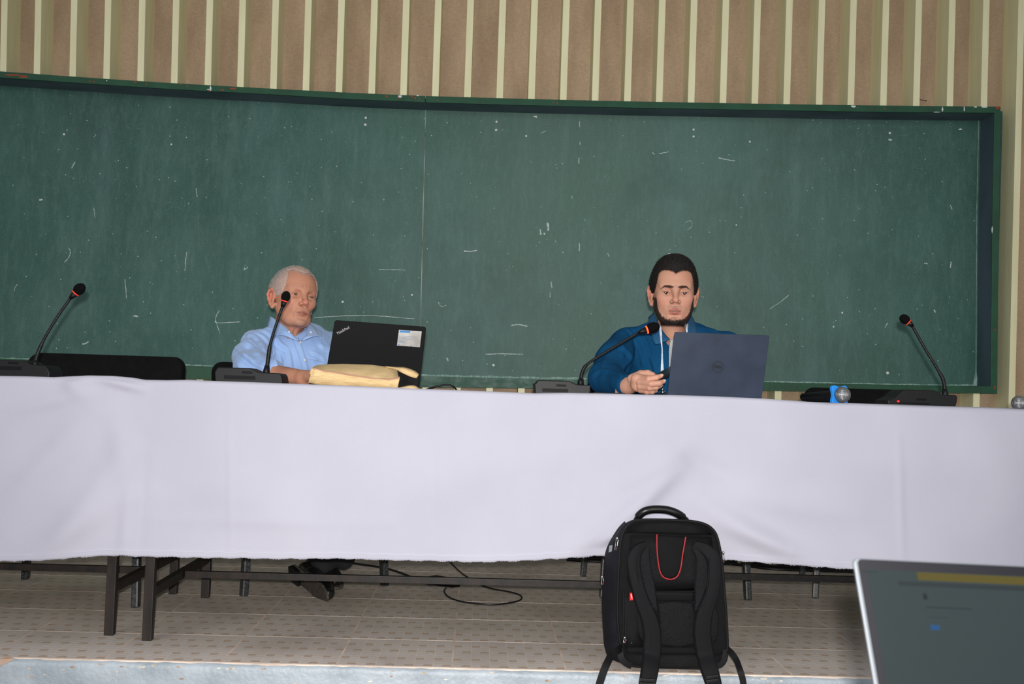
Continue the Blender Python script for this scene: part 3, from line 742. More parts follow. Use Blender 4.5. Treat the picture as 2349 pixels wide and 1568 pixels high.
# ================================================================ microphones
M_blk = mat('black_plastic', (12, 12, 14), .5, spec=.3, bump=.1, bscale=900)
M_blk2 = mat('dark_grey_panel', (11, 11, 15), .55, spec=.15)
M_foam = mat('black_foam', (16, 14, 15), .95, spec=.1, c2=(12, 11, 12), nscale=900, bump=.8, bscale=900)
M_gn = mat('black_gooseneck', (12, 12, 13), .4, spec=.35, bump=.5, bscale=250, bstretch=(.1, .1, 3))
M_ringoff = mat('orange_red_ring', (230, 66, 40), .5, emit=(255, 70, 40), emit_s=.25)
M_ringon = mat('lit_red_ring', (255, 80, 40), .4, emit=(255, 62, 26), emit_s=3.2)
M_led = mat('red_lamp', (220, 40, 30), .4, emit=(230, 30, 20), emit_s=.8)
def conf_mic(label, xl, xr, Y, prof, stem, head, headr, ringt, ringm, yaw=0.0, headY=.03, facet=0, dy=0.0):
    """prof: outline (u 0..1 across, photo row) of the base; stem/head in photo pixels"""
    pb = P((xl + xr) / 2, 900, Y)
    root = thing('desk_microphone', label, 'microphone', (pb[0], Y + .05, .769), 'gooseneck conference microphones on the tables')
    poly = []
    for u, y in prof:
        p = P(xl + (xr - xl) * u, y, Y); poly.append(np.array([p[0], p[1], p[2]]))
    poly = [np.array([p[0], p[1], max(p[2], .7695)]) for p in poly]
    zb = .7695
    poly = [np.array([poly[0][0] + .004, Y, zb])] + poly + [np.array([poly[-1][0] - .003, Y, zb])]
    MB().extrude(poly, (0, .115, 0)).build('base', M_blk, root, bevel=.003)
    # panel on the front and a key
    def q(u, y, o=-.0012):
        p = P(xl + (xr - xl) * u, y, Y + o); return p
    yt = prof[1][1]
    a = q(.14, yt + (12 if facet == 0 else 10)); b = q(.60, yt + (13 if facet == 0 else 11)); hh = .011
    MB().box((a[0], Y - .0015, max(.774, a[2] - hh)), (b[0], Y + .001, a[2]), bev=.0006).build('control_panel', M_blk2, root)
    k = q(.5, yt + 4)
    MB().box((k[0] - .02, Y - .001, k[2] - .006), (k[0] + .012, Y + .001, k[2] + .001), bev=.0005).build('nameplate', M_blk2, root)
    # gooseneck
    sp = [P(x, y, Y + .045 + headY * t) for (x, y, t) in stem]
    n = len(sp); path = smooth_path(sp, 6)
    rr = [.0062 if i < .42 * len(path) else .0046 for i in range(len(path))]
    MB().tube(path, rr, 10).build('gooseneck', M_gn, root, smooth=True)
    b0 = sp[0]
    MB().tube([b0 + np.array([0, 0, -.012]), b0 + np.array([0, 0, .004]), sp[0] * .6 + sp[1] * .4 + np.array([0, 0, 0])], [.0115, .0105, .0075], 12).build('stem_socket', M_blk, root, smooth=True)
    h = P(head[0], head[1], Y + .045 + headY)
    ax = Vector(h - sp[-1]); ax.normalize()
    R = ax.to_track_quat('Z', 'Y').to_matrix()
    hl, hr = headr
    neck0 = Vector(h) - ax * (hl * 1.9); neck1 = Vector(h) - ax * (hl * .80)
    MB().tube([tuple(Vector(sp[-1])), tuple(neck0), tuple(neck1)], [.0048, .0062, hr * .66], 14).build('capsule_neck', M_blk, root, smooth=True)
    r0 = Vector(h) - ax * (hl * .90); r1 = Vector(h) - ax * (hl * .72)
    MB().tube([tuple(r0), tuple(r1)], [hr * .68, hr * .74], 20).build('light_ring', ringm, root, smooth=True)
    MB().ell(tuple(h), (hr, hr, hl), R, 24, 16).build('foam_windscreen', M_foam, root, smooth=True)
    return root
prof2 = [(0, 853), (.02, 848), (.05, 841.5), (.52, 843.5), (.575, 847), (.63, 852), (.68, 853.5), (.96, 855.5), (.985, 862), (1, 876)]
conf_mic('black gooseneck microphone with an unlit red ring at the left edge, beside the empty chair', -48, 114, 3.40,
         [(0, 838), (.02, 826), (.05, 823.5), (.62, 826), (.67, 829), (.72, 834.5), (.77, 836), (.93, 837.5), (.97, 845), (1.0, 855)],
         [(80, 836, 0), (86, 812, .05), (101, 778, .2), (130, 729, .6), (162, 683, 1.0)], (182, 663), (.0215, .0175), .5, M_ringoff)
conf_mic('black gooseneck microphone with its foam head in front of the grey-haired man', 492, 648, 3.42, prof2,
         [(611, 853, 0), (616, 815, .1), (621, 785, .25), (635, 740, .6), (649, 700, 1.0)], (655.5, 680), (.0185, .0145), .5, M_ringoff, headY=.0)
conf_mic('black gooseneck microphone with a glowing red ring beside the blue laptop', 1226, 1355, 3.52,
         [(0, 879), (.03, 878), (.07, 871), (.62, 873), (.68, 877), (.74, 880.5), (.80, 882), (.98, 882.5), (1.0, 884), (.995, 898)],
         [(1332, 878, 0), (1336, 852, .1), (1351, 832, .25), (1400, 801, .6), (1466, 762, 1.0)], (1497, 751.5), (.0250, .0185), .5, M_ringon, headY=.02)
m4 = conf_mic('black gooseneck microphone leaning left with an unlit ring, at the right end of the board', 2036, 2197, 3.42,
         [(0, 918), (.12, 910), (.22, 896), (.26, 893), (.66, 894.5), (.71, 897), (.76, 902.5), (.80, 904.5), (.98, 906), (1.0, 910), (.985, 925)],
         [(2168, 904, 0), (2164, 872, .1), (2151, 847, .25), (2122, 799, .6), (2092, 746, 1.0)], (2075.5, 732), (.0185, .0155), .5, M_ringoff, headY=.03)
c = P(2061, 920, 3.415)
MB().tube([c, c + np.array([0, .004, 0])], .0036, 12).build('indicator_light', M_led, m4, label='small red indicator light')

M_grille = None
def grille_mat():
    m = bpy.data.materials.new('metal_grille'); m.use_nodes = True
    nt = m.node_tree; b = nt.nodes['Principled BSDF']; b.inputs['Metallic'].default_value = .9; b.inputs['Roughness'].default_value = .35
    tc = nt.nodes.new('ShaderNodeTexCoord')
    outs = []
    for rot in (0.0, PI / 2):
        w_ = nt.nodes.new('ShaderNodeTexWave'); w_.inputs['Scale'].default_value = 130; w_.bands_direction = 'X' if rot == 0 else 'Z'
        w_.inputs['Distortion'].default_value = .4
        ln(nt, tc.outputs['Object'], w_.inputs['Vector']); outs.append(w_.outputs['Fac'])
    mx = nt.nodes.new('ShaderNodeMath'); mx.operation = 'MAXIMUM'; ln(nt, outs[0], mx.inputs[0]); ln(nt, outs[1], mx.inputs[1])
    cr = nt.nodes.new('ShaderNodeMapRange'); cr.inputs[1].default_value = .45; cr.inputs[2].default_value = .9; ln(nt, mx.outputs[0], cr.inputs[0])
    mi = nt.nodes.new('ShaderNodeMix'); mi.data_type = 'RGBA'; mi.inputs[6].default_value = lin((48, 48, 50)) + (1,); mi.inputs[7].default_value = lin((208, 208, 210)) + (1,)
    ln(nt, cr.outputs[0], mi.inputs[0]); ln(nt, mi.outputs[2], b.inputs['Base Color'])
    bp = nt.nodes.new('ShaderNodeBump'); bp.inputs['Strength'].default_value = .8; bp.inputs['Distance'].default_value = .001
    ln(nt, mx.outputs[0], bp.inputs['Height']); ln(nt, bp.outputs[0], b.inputs['Normal'])
    return m
M_grille = grille_mat()
def hand_mic(label, cx, cy, Y, rad, tilt, collar):
    c = P(cx, cy, Y); c[2] = max(c[2], .769 + rad * .72)
    root = thing('handheld_microphone', label, 'microphone', (c[0], Y, .769), 'handheld microphones lying on the cloth')
    d = Vector((tilt, 1.0, -.05)).normalized(); R = d.to_track_quat('Z', 'Y').to_matrix(); cv = Vector(c)
    MB().ell(tuple(cv), (rad, rad, rad * 1.02), R, 32, 20).build('grille', M_grille, root, smooth=True)
    MB().tube([tuple(cv - d * .001), tuple(cv + d * .005)], [rad * 1.015, rad * 1.015], 28).build('grille_band', mat('steel_band', (150, 150, 152), .3, metal=1), root, smooth=True)
    MB().tube([tuple(cv + d * .014), tuple(cv + d * .05), tuple(cv + d * .07), tuple(cv + d * .20)], [rad * .95, rad * .72, rad * .62, rad * .52], 24).build('body', M_blk, root, smooth=True)
    if collar:
        u = R @ Vector((1, 0, 0)); v = R @ Vector((0, 1, 0))
        poly = []
        for k in range(48):
            a = 2 * PI * k / 48 + PI / 4 * 0
            rr = rad * (1.04 + .50 * abs(math.cos(2 * (a + PI / 4))) ** 3)
            poly.append(cv + d * .012 + (u * math.cos(a) + v * math.sin(a)) * rr)
        MB().extrude([np.array(p) for p in poly], np.array(d) * .012).build('anti_roll_ring', mat('blue_rubber', (32, 138, 226), .55), root, bevel=.0015, label='bright blue four-lobed rubber ring')
    return root
hand_mic('silver-headed microphone with a bright blue ring lying in front of the right empty chair', 1932.5, 905, 3.34, .0250, -.35, True)
hand_mic('silver-headed microphone at the right edge of the cloth', 2338, 925, 3.34, .0235, .5, False)

# ================================================================ laptops on the table
M_lid = mat('matte_black_lid', (7, 7, 9), .6, spec=.15, bump=.03, bscale=900)
M_kb = mat('dark_keys', (18, 18, 20), .6)
M_scr = mat('screen_glass', (12, 14, 18), .1, emit=(150, 170, 190), emit_s=.5)
def quadframe(tl, tr, bl):
    tl, tr, bl = map(Vector, (tl, tr, bl)); ux = (tr - tl); uz = (tl - bl)
    return tl, ux, uz
def laptop(label, TL, TR, BR, BL, Yb, lean, m, thick=.006, base_d=.23, yaw=0.0, name='laptop', corner=.008):
    """lid given by its photo corners; bottom edge at depth Yb; lean: how much nearer the top is"""
    bl = P(BL[0], BL[1], Yb - yaw); br = P(BR[0], BR[1], Yb + yaw); tl = P(TL[0], TL[1], Yb - lean - yaw); tr = P(TR[0], TR[1], Yb - lean + yaw)
    root = thing(name, label, 'laptop', ((bl[0] + br[0]) / 2, Yb, .769))
    n = np.cross(tr - tl, bl - tl); n /= np.linalg.norm(n)
    if n[1] > 0: n = -n
    # rounded corner outline
    def pt(u, v): return (tl * (1 - u) + tr * u) * (1 - v) + (bl * (1 - u) + br * u) * v
    W = np.linalg.norm(tr - tl); H = np.linalg.norm(bl - tl); poly = []
    for (cu, cv, a0) in ((0, 0, 180), (1, 0, 270), (1, 1, 0), (0, 1, 90)):
        for k in range(5):
            a = math.radians(a0 + 90 * k / 4); ru = corner / W; rv = corner / H
            poly.append(pt((ru if cu == 0 else 1 - ru) + ru * math.cos(a), (rv if cv == 0 else 1 - rv) + rv * math.sin(a)))
    MB().extrude(poly, -n * thick).build('lid', m, root, bevel=.0012)
    # screen on the inner side
    sq = [pt(u, v) - n * (thick + .0006) for u, v in ((.03, .04), (.97, .04), (.97, .93), (.03, .93))]
    MB().add(sq, [(0, 1, 2, 3)]).build('screen', M_scr, root, fixn=False)
    d = (br - bl) / np.linalg.norm(br - bl); back = np.array([-d[1], d[0], 0]); back /= np.linalg.norm(back)
    z0 = .7705
    b0 = np.array([bl[0], bl[1], z0]); b1 = np.array([br[0], br[1], z0])
    MB().extrude([b0, b1, b1 + back * base_d, b0 + back * base_d], (0, 0, .013)).build('base', m, root, bevel=.002)
    kb = MB()
    wv = b1 - b0
    for rr_ in range(5):
        for cc in range(13):
            o_ = b0 + wv * (.06 + .068 * cc) + back * (.04 + .021 * rr_) + np.array([0, 0, .0132])
            kb.extrude([o_, o_ + wv * .058, o_ + wv * .058 + back * .017, o_ + back * .017], (0, 0, .0012))
    kb.build('keyboard', M_kb, root, fixn=False)
    o_ = b0 + wv * .33 + back * .155 + np.array([0, 0, .0132])
    MB().extrude([o_, o_ + wv * .33, o_ + wv * .33 + back * .06, o_ + back * .06], (0, 0, .0006)).build('touchpad', M_blk2, root)
    return root, pt, n, W, H
def face_matrix(pt, n, u, v, rot=0.0, off=.0006):
    c = pt(u, v) + n * off
    x = pt(min(u + .1, 1), v) - pt(u, v); x /= np.linalg.norm(x)
    z = n; y = np.cross(z, x)
    M = Matrix((x, y, z)).transposed().to_4x4(); M.translation = Vector(c)
    return M @ Matrix.Rotation(rot, 4, 'Z')
M_silver = mat('silver_print', (150, 150, 154), .4)
tp, pt, n, W, H = laptop('black laptop with a white label on its lid, open before the grey-haired man', (768, 734.5), (978, 750), (962, 888), (744, 874), 3.72, .045, M_lid, yaw=.02, thick=.009)
text_mesh('ThinkPad', .0128, M_silver, tp, 'lid_lettering', face_matrix(pt, n, .105, .155, rot=math.radians(33)), bold=.0002, extrude=.0001)
c_ = pt(.098, .105) + n * .001
MB().ell(tuple(pt(.0925, .132) + n * .0008), (.0011, .0008, .0011), None, 8, 6).build('logo_dot', M_led, tp)
def lid_rect(u0, v0, u1, v1, off): return [pt(u0, v0) + n * off, pt(u1, v0) + n * off, pt(u1, v1) + n * off, pt(u0, v1) + n * off]
MB().add(lid_rect(.705, .075, .955, .335, .0007), [(0, 1, 2, 3)]).build('asset_sticker', mat('sticker', (196, 194, 190), .45, c2=(150, 146, 140), nscale=16), tp, fixn=False, label='pale rectangular sticker with a blue band')
MB().add(lid_rect(.715, .082, .83, .115, .001), [(0, 1, 2, 3)]).build('sticker_band', mat('sticker_blue', (36, 122, 190), .5), tp, fixn=False)
ms = MB()
for k, (u1, v) in enumerate([(.90, .170), (.92, .190), (.88, .212), (.81, .232)]):
    u = .716
    while u < u1:
        L = random.uniform(.008, .025); ms.add(lid_rect(u, v, min(u + L, u1), v + .008, .001), [(0, 1, 2, 3)]); u += L + .004
ms.build('sticker_text', mat('sticker_ink', (130, 136, 156), .6), tp, fixn=False)
M_inkb = mat('sticker_ink_blue', (60, 130, 190), .6)
for u0, u1, v in [(.716, .78, .262), (.716, .735, .31), (.85, .865, .322)]: MB().add(lid_rect(u0, v, u1, v + .012, .001), [(0, 1, 2, 3)]).build('sticker_print', M_inkb, tp, fixn=False)

M_blue = mat('slate_blue_aluminium', (37, 46, 63), .55, spec=.3, c2=(45, 55, 74), nscale=14)
dl, pt, n, W, H = laptop('slate blue laptop with a round black emblem, open before the dark-haired man', (1547.5, 761), (1765.5, 769.5), (1747, 916), (1531, 907), 3.42, .045, M_blue, yaw=.0, corner=.006, thick=.005, base_d=.22)
M_dk = mat('emblem_black', (14, 16, 20), .4)
Mx = face_matrix(pt, n, .497, .517, off=.0005)
rg = MB()
for k in range(40):
    a0 = 2 * PI * k / 40; a1 = 2 * PI * (k + 1) / 40
    q_ = [(math.cos(a) * r_, math.sin(a) * r_, 0) for r_, a in ((.0165, a0), (.0180, a0), (.0180, a1), (.0165, a1))]
    rg.add([tuple(Mx @ Vector(v)) for v in q_], [(0, 1, 2, 3)])
rg.build('emblem_ring', M_dk, dl, fixn=False)
text_mesh('D', .0115, M_dk, dl, 'emblem_letter', Mx @ Matrix.Translation((-.0098, 0, 0)), bold=.0006, extrude=.0001)
text_mesh('E', .0115, M_dk, dl, 'emblem_letter', Mx @ Matrix.Translation((-.0018, 0, 0)) @ Matrix.Rotation(math.radians(40), 4, 'Z'), bold=.0006, extrude=.0001)
text_mesh('LL', .0115, M_dk, dl, 'emblem_letter', Mx @ Matrix.Translation((.0078, 0, 0)), bold=.0006, extrude=.0001)

# ================================================================ woven pouch
M_raffia = mat('raffia', (222, 194, 144), .85, c2=(204, 172, 122), nscale=260, nstretch=(.12, 1, 1), bump=.5, bscale=500, bstretch=(1, 1, .15))
M_piping = mat('pink_brown_piping', (178, 134, 116), .8)
Yp = 3.36
def pp(x, y, dy=0.0): return P(x, y, Yp + dy)
pouch = thing('woven_pouch', 'tan woven raffia pouch with brown piping lying in front of the black laptop', 'bag', tuple(pp(830, 888)))
# closed pillow: rows between the upper outline and the lower one
up = [(716, 843), (722, 838.5), (742, 835), (790, 834), (850, 836), (890, 841), (905, 844), (911, 849), (914, 852)]
seam = [(716, 843), (724, 846), (745, 850.5), (790, 857), (830, 864), (860, 868), (890, 869.5), (905, 868), (917, 865.5)]
low = [(708, 877), (722, 880.5), (745, 883), (790, 887), (830, 889), (860, 891), (890, 892), (905, 892.5), (912, 893)]
def rs(L, n):
    a = np.array(L, float); s = np.linspace(0, len(L) - 1, n); return [(np.interp(t, range(len(L)), a[:, 0]), np.interp(t, range(len(L)), a[:, 1])) for t in s]
N = 40; U = rs(up, N); S = rs(seam, N); L_ = rs(low, N)
def span(A, B, k, bul, y0, y1):
    out = []
    for j in range(k + 1):
        t = j / k
        out.append([pp(a[0] * (1 - t) + b[0] * t, a[1] * (1 - t) + b[1] * t, y0 * (1 - t) + y1 * t - bul * math.sin(PI * t) * (math.sin(PI * min(1, (i + 3) / (N + 2))) ** .4)
                    + .0016 * math.sin(i * .9 + j * .5) + .0015 * math.sin(i * .37 + 2)) for i, (a, b) in enumerate(zip(A, B))])
    return out
upb = [pp(a[0] + 3, a[1] + 1.5, .16) for a in U]
G = [upb] + span(U, S, 8, .012, .085, .0)
mb = MB().grid(G)
G = span(S, L_, 8, .012, .0, .012)
mb.grid(G)
lowb = [pp(a[0], a[1] - 1, .15) for a in L_]
mb.grid([G[-1], lowb]); mb.grid([lowb, upb])
ps = mb.build('pouch_body', M_raffia, pouch, smooth=True)
bm = bmesh.new(); bm.from_mesh(ps.data); bmesh.ops.remove_doubles(bm, verts=bm.verts, dist=.0004); bmesh.ops.recalc_face_normals(bm, faces=bm.faces); bm.to_mesh(ps.data); bm.free()
MB().tube([pp(x, y, -.001) for x, y in rs(seam, 30)], .0022, 8).build('piping', M_piping, pouch, smooth=True)
MB().tube([pp(x, y, .001) for x, y in [(716, 843), (711, 856), (718, 862), (712, 870), (708, 877)]], .0016, 6).build('piping', M_raffia, pouch, smooth=True)
# drawn open mouth: dark lining, upper and lower flap
mo = [pp(911, 849, .02), pp(940, 850, .07), pp(962, 862, .09), pp(958, 884, .08), pp(935, 890, .05), pp(912, 893, .02), pp(915, 868, .0)]
cm = np.mean(mo, axis=0) + np.array([0, .05, 0])
MB().add(mo + [cm], [(i, (i + 1) % 7, 7) for i in range(7)]).build('pouch_lining', mat('black_lining', (16, 15, 17), .9), pouch)
fl_u = [(884, 840, .08), (903, 842, .05), (926, 842.5, .03), (945, 848, .03), (956, 854, .035), (961, 859, .04)]
fl_l = [(886, 843, .08), (905, 846, .04), (921, 854, .02), (938, 862, .02), (950, 866, .025), (955, 867, .03)]
A = smooth_path([pp(*q) for q in fl_u], 5); B = smooth_path([pp(*q) for q in fl_l], 5)
fo = MB().grid([A, [(a + b) / 2 + np.array([0, -.006, .001]) for a, b in zip(A, B)], B]).build('pouch_flap', M_raffia, pouch, smooth=True, fixn=False)
fo.modifiers.new('t', 'SOLIDIFY').thickness = .0018
fl_u = [(911, 889.5, .01), (925, 887, .01), (940, 884, .012), (953, 885, .02), (963, 892, .03)]
fl_l = [(911, 894, .01), (925, 894.5, .005), (940, 895, .005), (953, 896, .012), (963, 897, .03)]
A = smooth_path([pp(*q) for q in fl_u], 5); B = smooth_path([pp(*q) for q in fl_l], 5)
fo = MB().grid([A, [(a + b) / 2 + np.array([0, -.005, 0]) for a, b in zip(A, B)], B]).build('pouch_flap', M_raffia, pouch, smooth=True, fixn=False)
fo.modifiers.new('t', 'SOLIDIFY').thickness = .0018

# small things lying flat on the cloth
a = P(1362, 901, 3.36); b = P(1434, 903, 3.36)
o = MB().box((a[0], 3.36, .7695), (b[0], 3.50, .7785), bev=.002).build('notebook', M_blk, None, origin=(a[0], 3.36, .7695)); tag(o, 'thin black notebook lying flat beside the hand with the phone', 'notebook')
a = P(668, 880, 3.35); b = P(714, 883, 3.35)
o = MB().box((a[0], 3.35, .7692), (b[0], 3.46, .7745), bev=.001).build('booklet', mat('booklet_cover', (70, 84, 110), .5, c2=(150, 140, 90), nscale=40), None, origin=(a[0], 3.35, .77)); tag(o, 'small dark booklet under the forearm beside the pouch', 'booklet')

# ================================================================ cables and adapter
M_cab = mat('black_cable', (18, 18, 20), .45)
def cable(label, pts, r, group=None):
    path = smooth_path(pts, 8)
    o = MB().tube(path, r, 8).build('cable', M_cab, None, smooth=True, origin=pts[0]); tag(o, label, 'cable', group); return o
def fl3(x, y, h=.004):
    p = FL(x, y, h); return p
ad = [fl3(990, 1337, .0), fl3(1047, 1347, .0)]
dirv = ad[1] - ad[0]; dirv /= np.linalg.norm(dirv)
o = MB().bar(tuple(ad[0] + np.array([0, 0, .016])), tuple(ad[1] + np.array([0, 0, .016])), .05, .03, bev=.005)
o = o.build('power_adapter', M_blk, None, origin=ad[0]); tag(o, 'black power adapter block lying on the tiles under the table', 'adapter')
cable('thin black cable looping forward from the power adapter on the tiles', [fl3(1024, 1347, .016), fl3(1019, 1355), fl3(1027, 1367), fl3(1050, 1377), fl3(1090, 1383.5), fl3(1130, 1386), fl3(1165, 1383), fl3(1190, 1377), fl3(1197, 1370), fl3(1190, 1363), fl3(1165, 1356), fl3(1130, 1350), fl3(1100, 1339), fl3(1075, 1325), fl3(1052, 1308), fl3(1035, 1290), fl3(1030, 1284)], .0032)
cable('thick black cable running from the shoes to the power adapter', [fl3(760, 1283), fl3(785, 1284), fl3(815, 1292), fl3(850, 1297), fl3(885, 1303), fl3(915, 1312), fl3(950, 1325), fl3(992, 1336, .014)], .005)
for k, (dy, z) in enumerate(((0, 0), (7, 0), (14, 0))):
    cable(['black cable along the wall behind the right table, nearest of three', 'middle one of three black cables along the wall', 'farthest of three black cables lying along the wall'][k], [fl3(x, y + dy * .8, .006) for x, y in [(1300, 1272), (1400, 1278), (1500, 1279 + 3 * k), (1600, 1281), (1680, 1286 - 2 * k), (1760, 1292), (1840, 1294 + k), (1960, 1299), (2200, 1306)]], .007, 'cables along the wall')
pw = [PW(978, 893, -.19), PW(1000, 886, -.20), PW(1020, 882.5, -.2), PW(1036, 884, -.2), PW(1048, 896, -.19), PW(1060, 930, -.18), PW(1070, 1000, -.17), PW(1072, 1150, -.16)]
pw = [PW(900, 1200, -.16), PW(930, 1000, -.17), PW(955, 905, -.18)] + pw
cable('black cable arching up behind the table below the blackboard joint', pw, .0042)

# ================================================================ foreground desk and laptop
M_sil = mat('silver_aluminium', (88, 93, 98), .5, metal=.3, spec=.3)
Yl = 1.12
tl = P(1957, 1279, Yl + .035); bl0 = P(2006, 1568, Yl); tr_ = P(2349, 1297.5, Yl + .035)
ux = (tr_ - tl); ux /= np.linalg.norm(ux); wid = .315
trc = tl + ux * wid
dn = bl0 - tl; bl = tl + dn * 1.42; br = bl + ux * wid
fg = thing('laptop', 'grey-edged open laptop with a dim screen in the right foreground', 'laptop', tuple(bl))
nn = np.cross(trc - tl, bl - tl); nn /= np.linalg.norm(nn)
if nn[1] > 0: nn = -nn
def q2(u, v, o=0.0): return (tl * (1 - u) + trc * u) * (1 - v) + (bl * (1 - u) + br * u) * v + nn * o
W2 = wid; H2 = np.linalg.norm(bl - tl)
def rrect(u0, v0, u1, v1, r_, off, k=5):
    out = []
    for (cu, cv, a0) in ((u0 + r_ / W2, v0 + r_ / H2, 180), (u1 - r_ / W2, v0 + r_ / H2, 270), (u1 - r_ / W2, v1 - r_ / H2, 0), (u0 + r_ / W2, v1 - r_ / H2, 90)):
        for j in range(k):
            a = math.radians(a0 + 90 * j / (k - 1)); out.append(q2(cu + r_ / W2 * math.cos(a), cv + r_ / H2 * math.sin(a), off))
    return out
MB().extrude(rrect(0, 0, 1, 1, .006, 0), -nn * .005).build('lid', M_sil, fg, bevel=.001)
MB().extrude(rrect(.012, .006, .988, .99, .005, .0003), nn * .0006).build('bezel', mat('bezel_black', (9, 9, 14), .5, spec=.2), fg)
def emis(name, c, s):
    return mat(name, (5, 6, 6), .4, spec=.1, emit=c, emit_s=s)
MB().add([q2(u, v, .0012) for u, v in ((.038, .062), (.975, .062), (.975, .845), (.038, .845))], [(0, 1, 2, 3)]).build('screen', emis('screen_page', (66, 80, 82), .66), fg, fixn=False)
def strip(name, m, u0, v0, u1, v1, off=.0015, **kw):
    return MB().add([q2(u, v, off) for u, v in ((u0, v0), (u1, v0), (u1, v1), (u0, v1))], [(0, 1, 2, 3)]).build(name, m, fg, fixn=False, **kw)
strip('browser_bar', emis('screen_yellow', (104, 92, 30), .8), .21, .066, .975, .112, label='mustard yellow browser bar')
strip('address_bar', emis('screen_dark', (52, 62, 66), .7), .14, .122, .975, .148)
strip('taskbar', emis('screen_task', (58, 74, 66), .7), .038, .80, .975, .845)
# screen content measured from the photo
def uv_of(x, y):
    # solve the ray with the lid plane
    d = ray(x, y); t = np.dot(tl - CP, nn) / np.dot(d, nn); p = CP + d * t - tl
    vdir = (bl - tl); A_ = np.array([[np.dot(ux * wid, ux * wid), np.dot(ux * wid, vdir)], [np.dot(ux * wid, vdir), np.dot(vdir, vdir)]])
    return np.linalg.solve(A_, [np.dot(p, ux * wid), np.dot(p, vdir)])
M_stx = emis('screen_text', (34, 44, 50), .6)
for x0, y0, x1, y1 in [(2115, 1361, 2127, 1375), (2122, 1391, 2228, 1398), (2128, 1404, 2188, 1407), (2128, 1414, 2170, 1417), (1975, 1310, 2012, 1313)]:
    a = uv_of(x0, y0); b = uv_of(x1, y1); 
    if x1 - x0 > 20 and y1 - y0 > 4:
        u = a[0]; mbx = MB()
        while u < b[0]:
            L = random.uniform(.006, .018); mbx.add([q2(uu, vv, .0016) for uu, vv in ((u, a[1]), (u + L, a[1]), (u + L, b[1]), (u, b[1]))], [(0, 1, 2, 3)]); u += L + .002
        mbx.build('page_text', M_stx, fg, fixn=False)
    else: strip('page_text' if y1 - y0 < 10 else 'page_icon', M_stx, a[0], a[1], b[0], b[1], .0016)
a = uv_of(2132, 1433); b = uv_of(2155, 1445)
strip('page_button', emis('screen_blue', (24, 84, 140), .9), a[0], a[1], b[0], b[1], .0016, label='small blue button')
a = uv_of(2280, 1546); 
for k in range(9):
    strip('taskbar_icon', emis('task_icon', [(60, 120, 170), (90, 110, 110), (140, 120, 70)][k % 3], .5), .55 + .035 * k, .815, .565 + .035 * k, .832, .0017)
# its base and the desk it stands on
zb = bl[2]
fwd = np.array([0, -1, 0.0])
bc = [bl + np.array([0, .008, -.012]), br + np.array([0, .008, -.012])]
MB().extrude([bc[0], bc[1], bc[1] + fwd * .225, bc[0] + fwd * .225], (0, 0, .012)).build('base', M_sil, fg, bevel=.002)
dz = zb - .0125
desk = thing('desk', 'foreground desk under the open laptop, below the picture', 'desk', (.75, 1.05, -.355))
MB().box((.15, .80, dz - .025), (1.35, 1.25, dz), bev=.003).build('desk_top', mat('desk_wood', (150, 120, 88), .5, c2=(120, 92, 64), nscale=8, nstretch=(.3, 3, 1)), desk)
for x in (.19, 1.31):
    for y in (.84, 1.21):
        MB().box((x - .018, y - .018, -.355), (x + .018, y + .018, dz - .025), bev=.002).build('leg', M_steel, desk)

# ================================================================ backpack
M_bp = mat('black_nylon', (13, 13, 16), .8, spec=.2, c2=(10, 10, 12), nscale=20, bump=.5, bscale=800, sheen=.0)
M_mesh = mat('black_air_mesh', (24, 24, 26), .8, spec=.2, c2=(12, 12, 13), nscale=420, nstretch=(1, 1, 1), bump=.8, bscale=500, lo=.42, hi=.6)
M_trim = mat('black_binding', (9, 9, 11), .65, spec=.25, bump=.3, bscale=500)
M_strap = mat('black_strap_cloth', (14, 14, 17), .75, spec=.2, bump=.3, bscale=900, sheen=.0)
M_zip = mat('zip_metal', (190, 188, 184), .25, metal=1)
M_red = mat('red_piping', (150, 26, 36), .6)
S_ = 3.6625
YB = 3.085
def cp(x, y, dy=0.0): return P(1340 + x / S_, 1140 + y / S_, YB + dy)
bp = thing('backpack', 'black backpack with red piping standing on the stage edge, straps to the front', 'backpack', (cp(690, 1440)[0], YB + .08, 0))
out = [(430, 188), (520, 184), (640, 184), (780, 188), (900, 196), (1000, 216), (1065, 250), (1110, 305), (1135, 390), (1152, 480), (1168, 620), (1180, 780), (1192, 920), (1202, 1080), (1207, 1200), (1206, 1300), (1195, 1370), (1165, 1415), (1110, 1437), (980, 1445), (820, 1447), (640, 1445), (500, 1436), (400, 1418), (350, 1385), (322, 1330), (305, 1250), (285, 1120), (276, 980), (278, 820), (285, 660), (292, 520), (300, 400), (315, 320), (345, 255), (385, 210)]
def offs(L, k, cx=730, cy=820): return [(cx + (x - cx) * k, cy + (y - cy) * k) for x, y in L]
front = np.array([cp(x, y, 0) for x, y in out]); n_ = len(out)
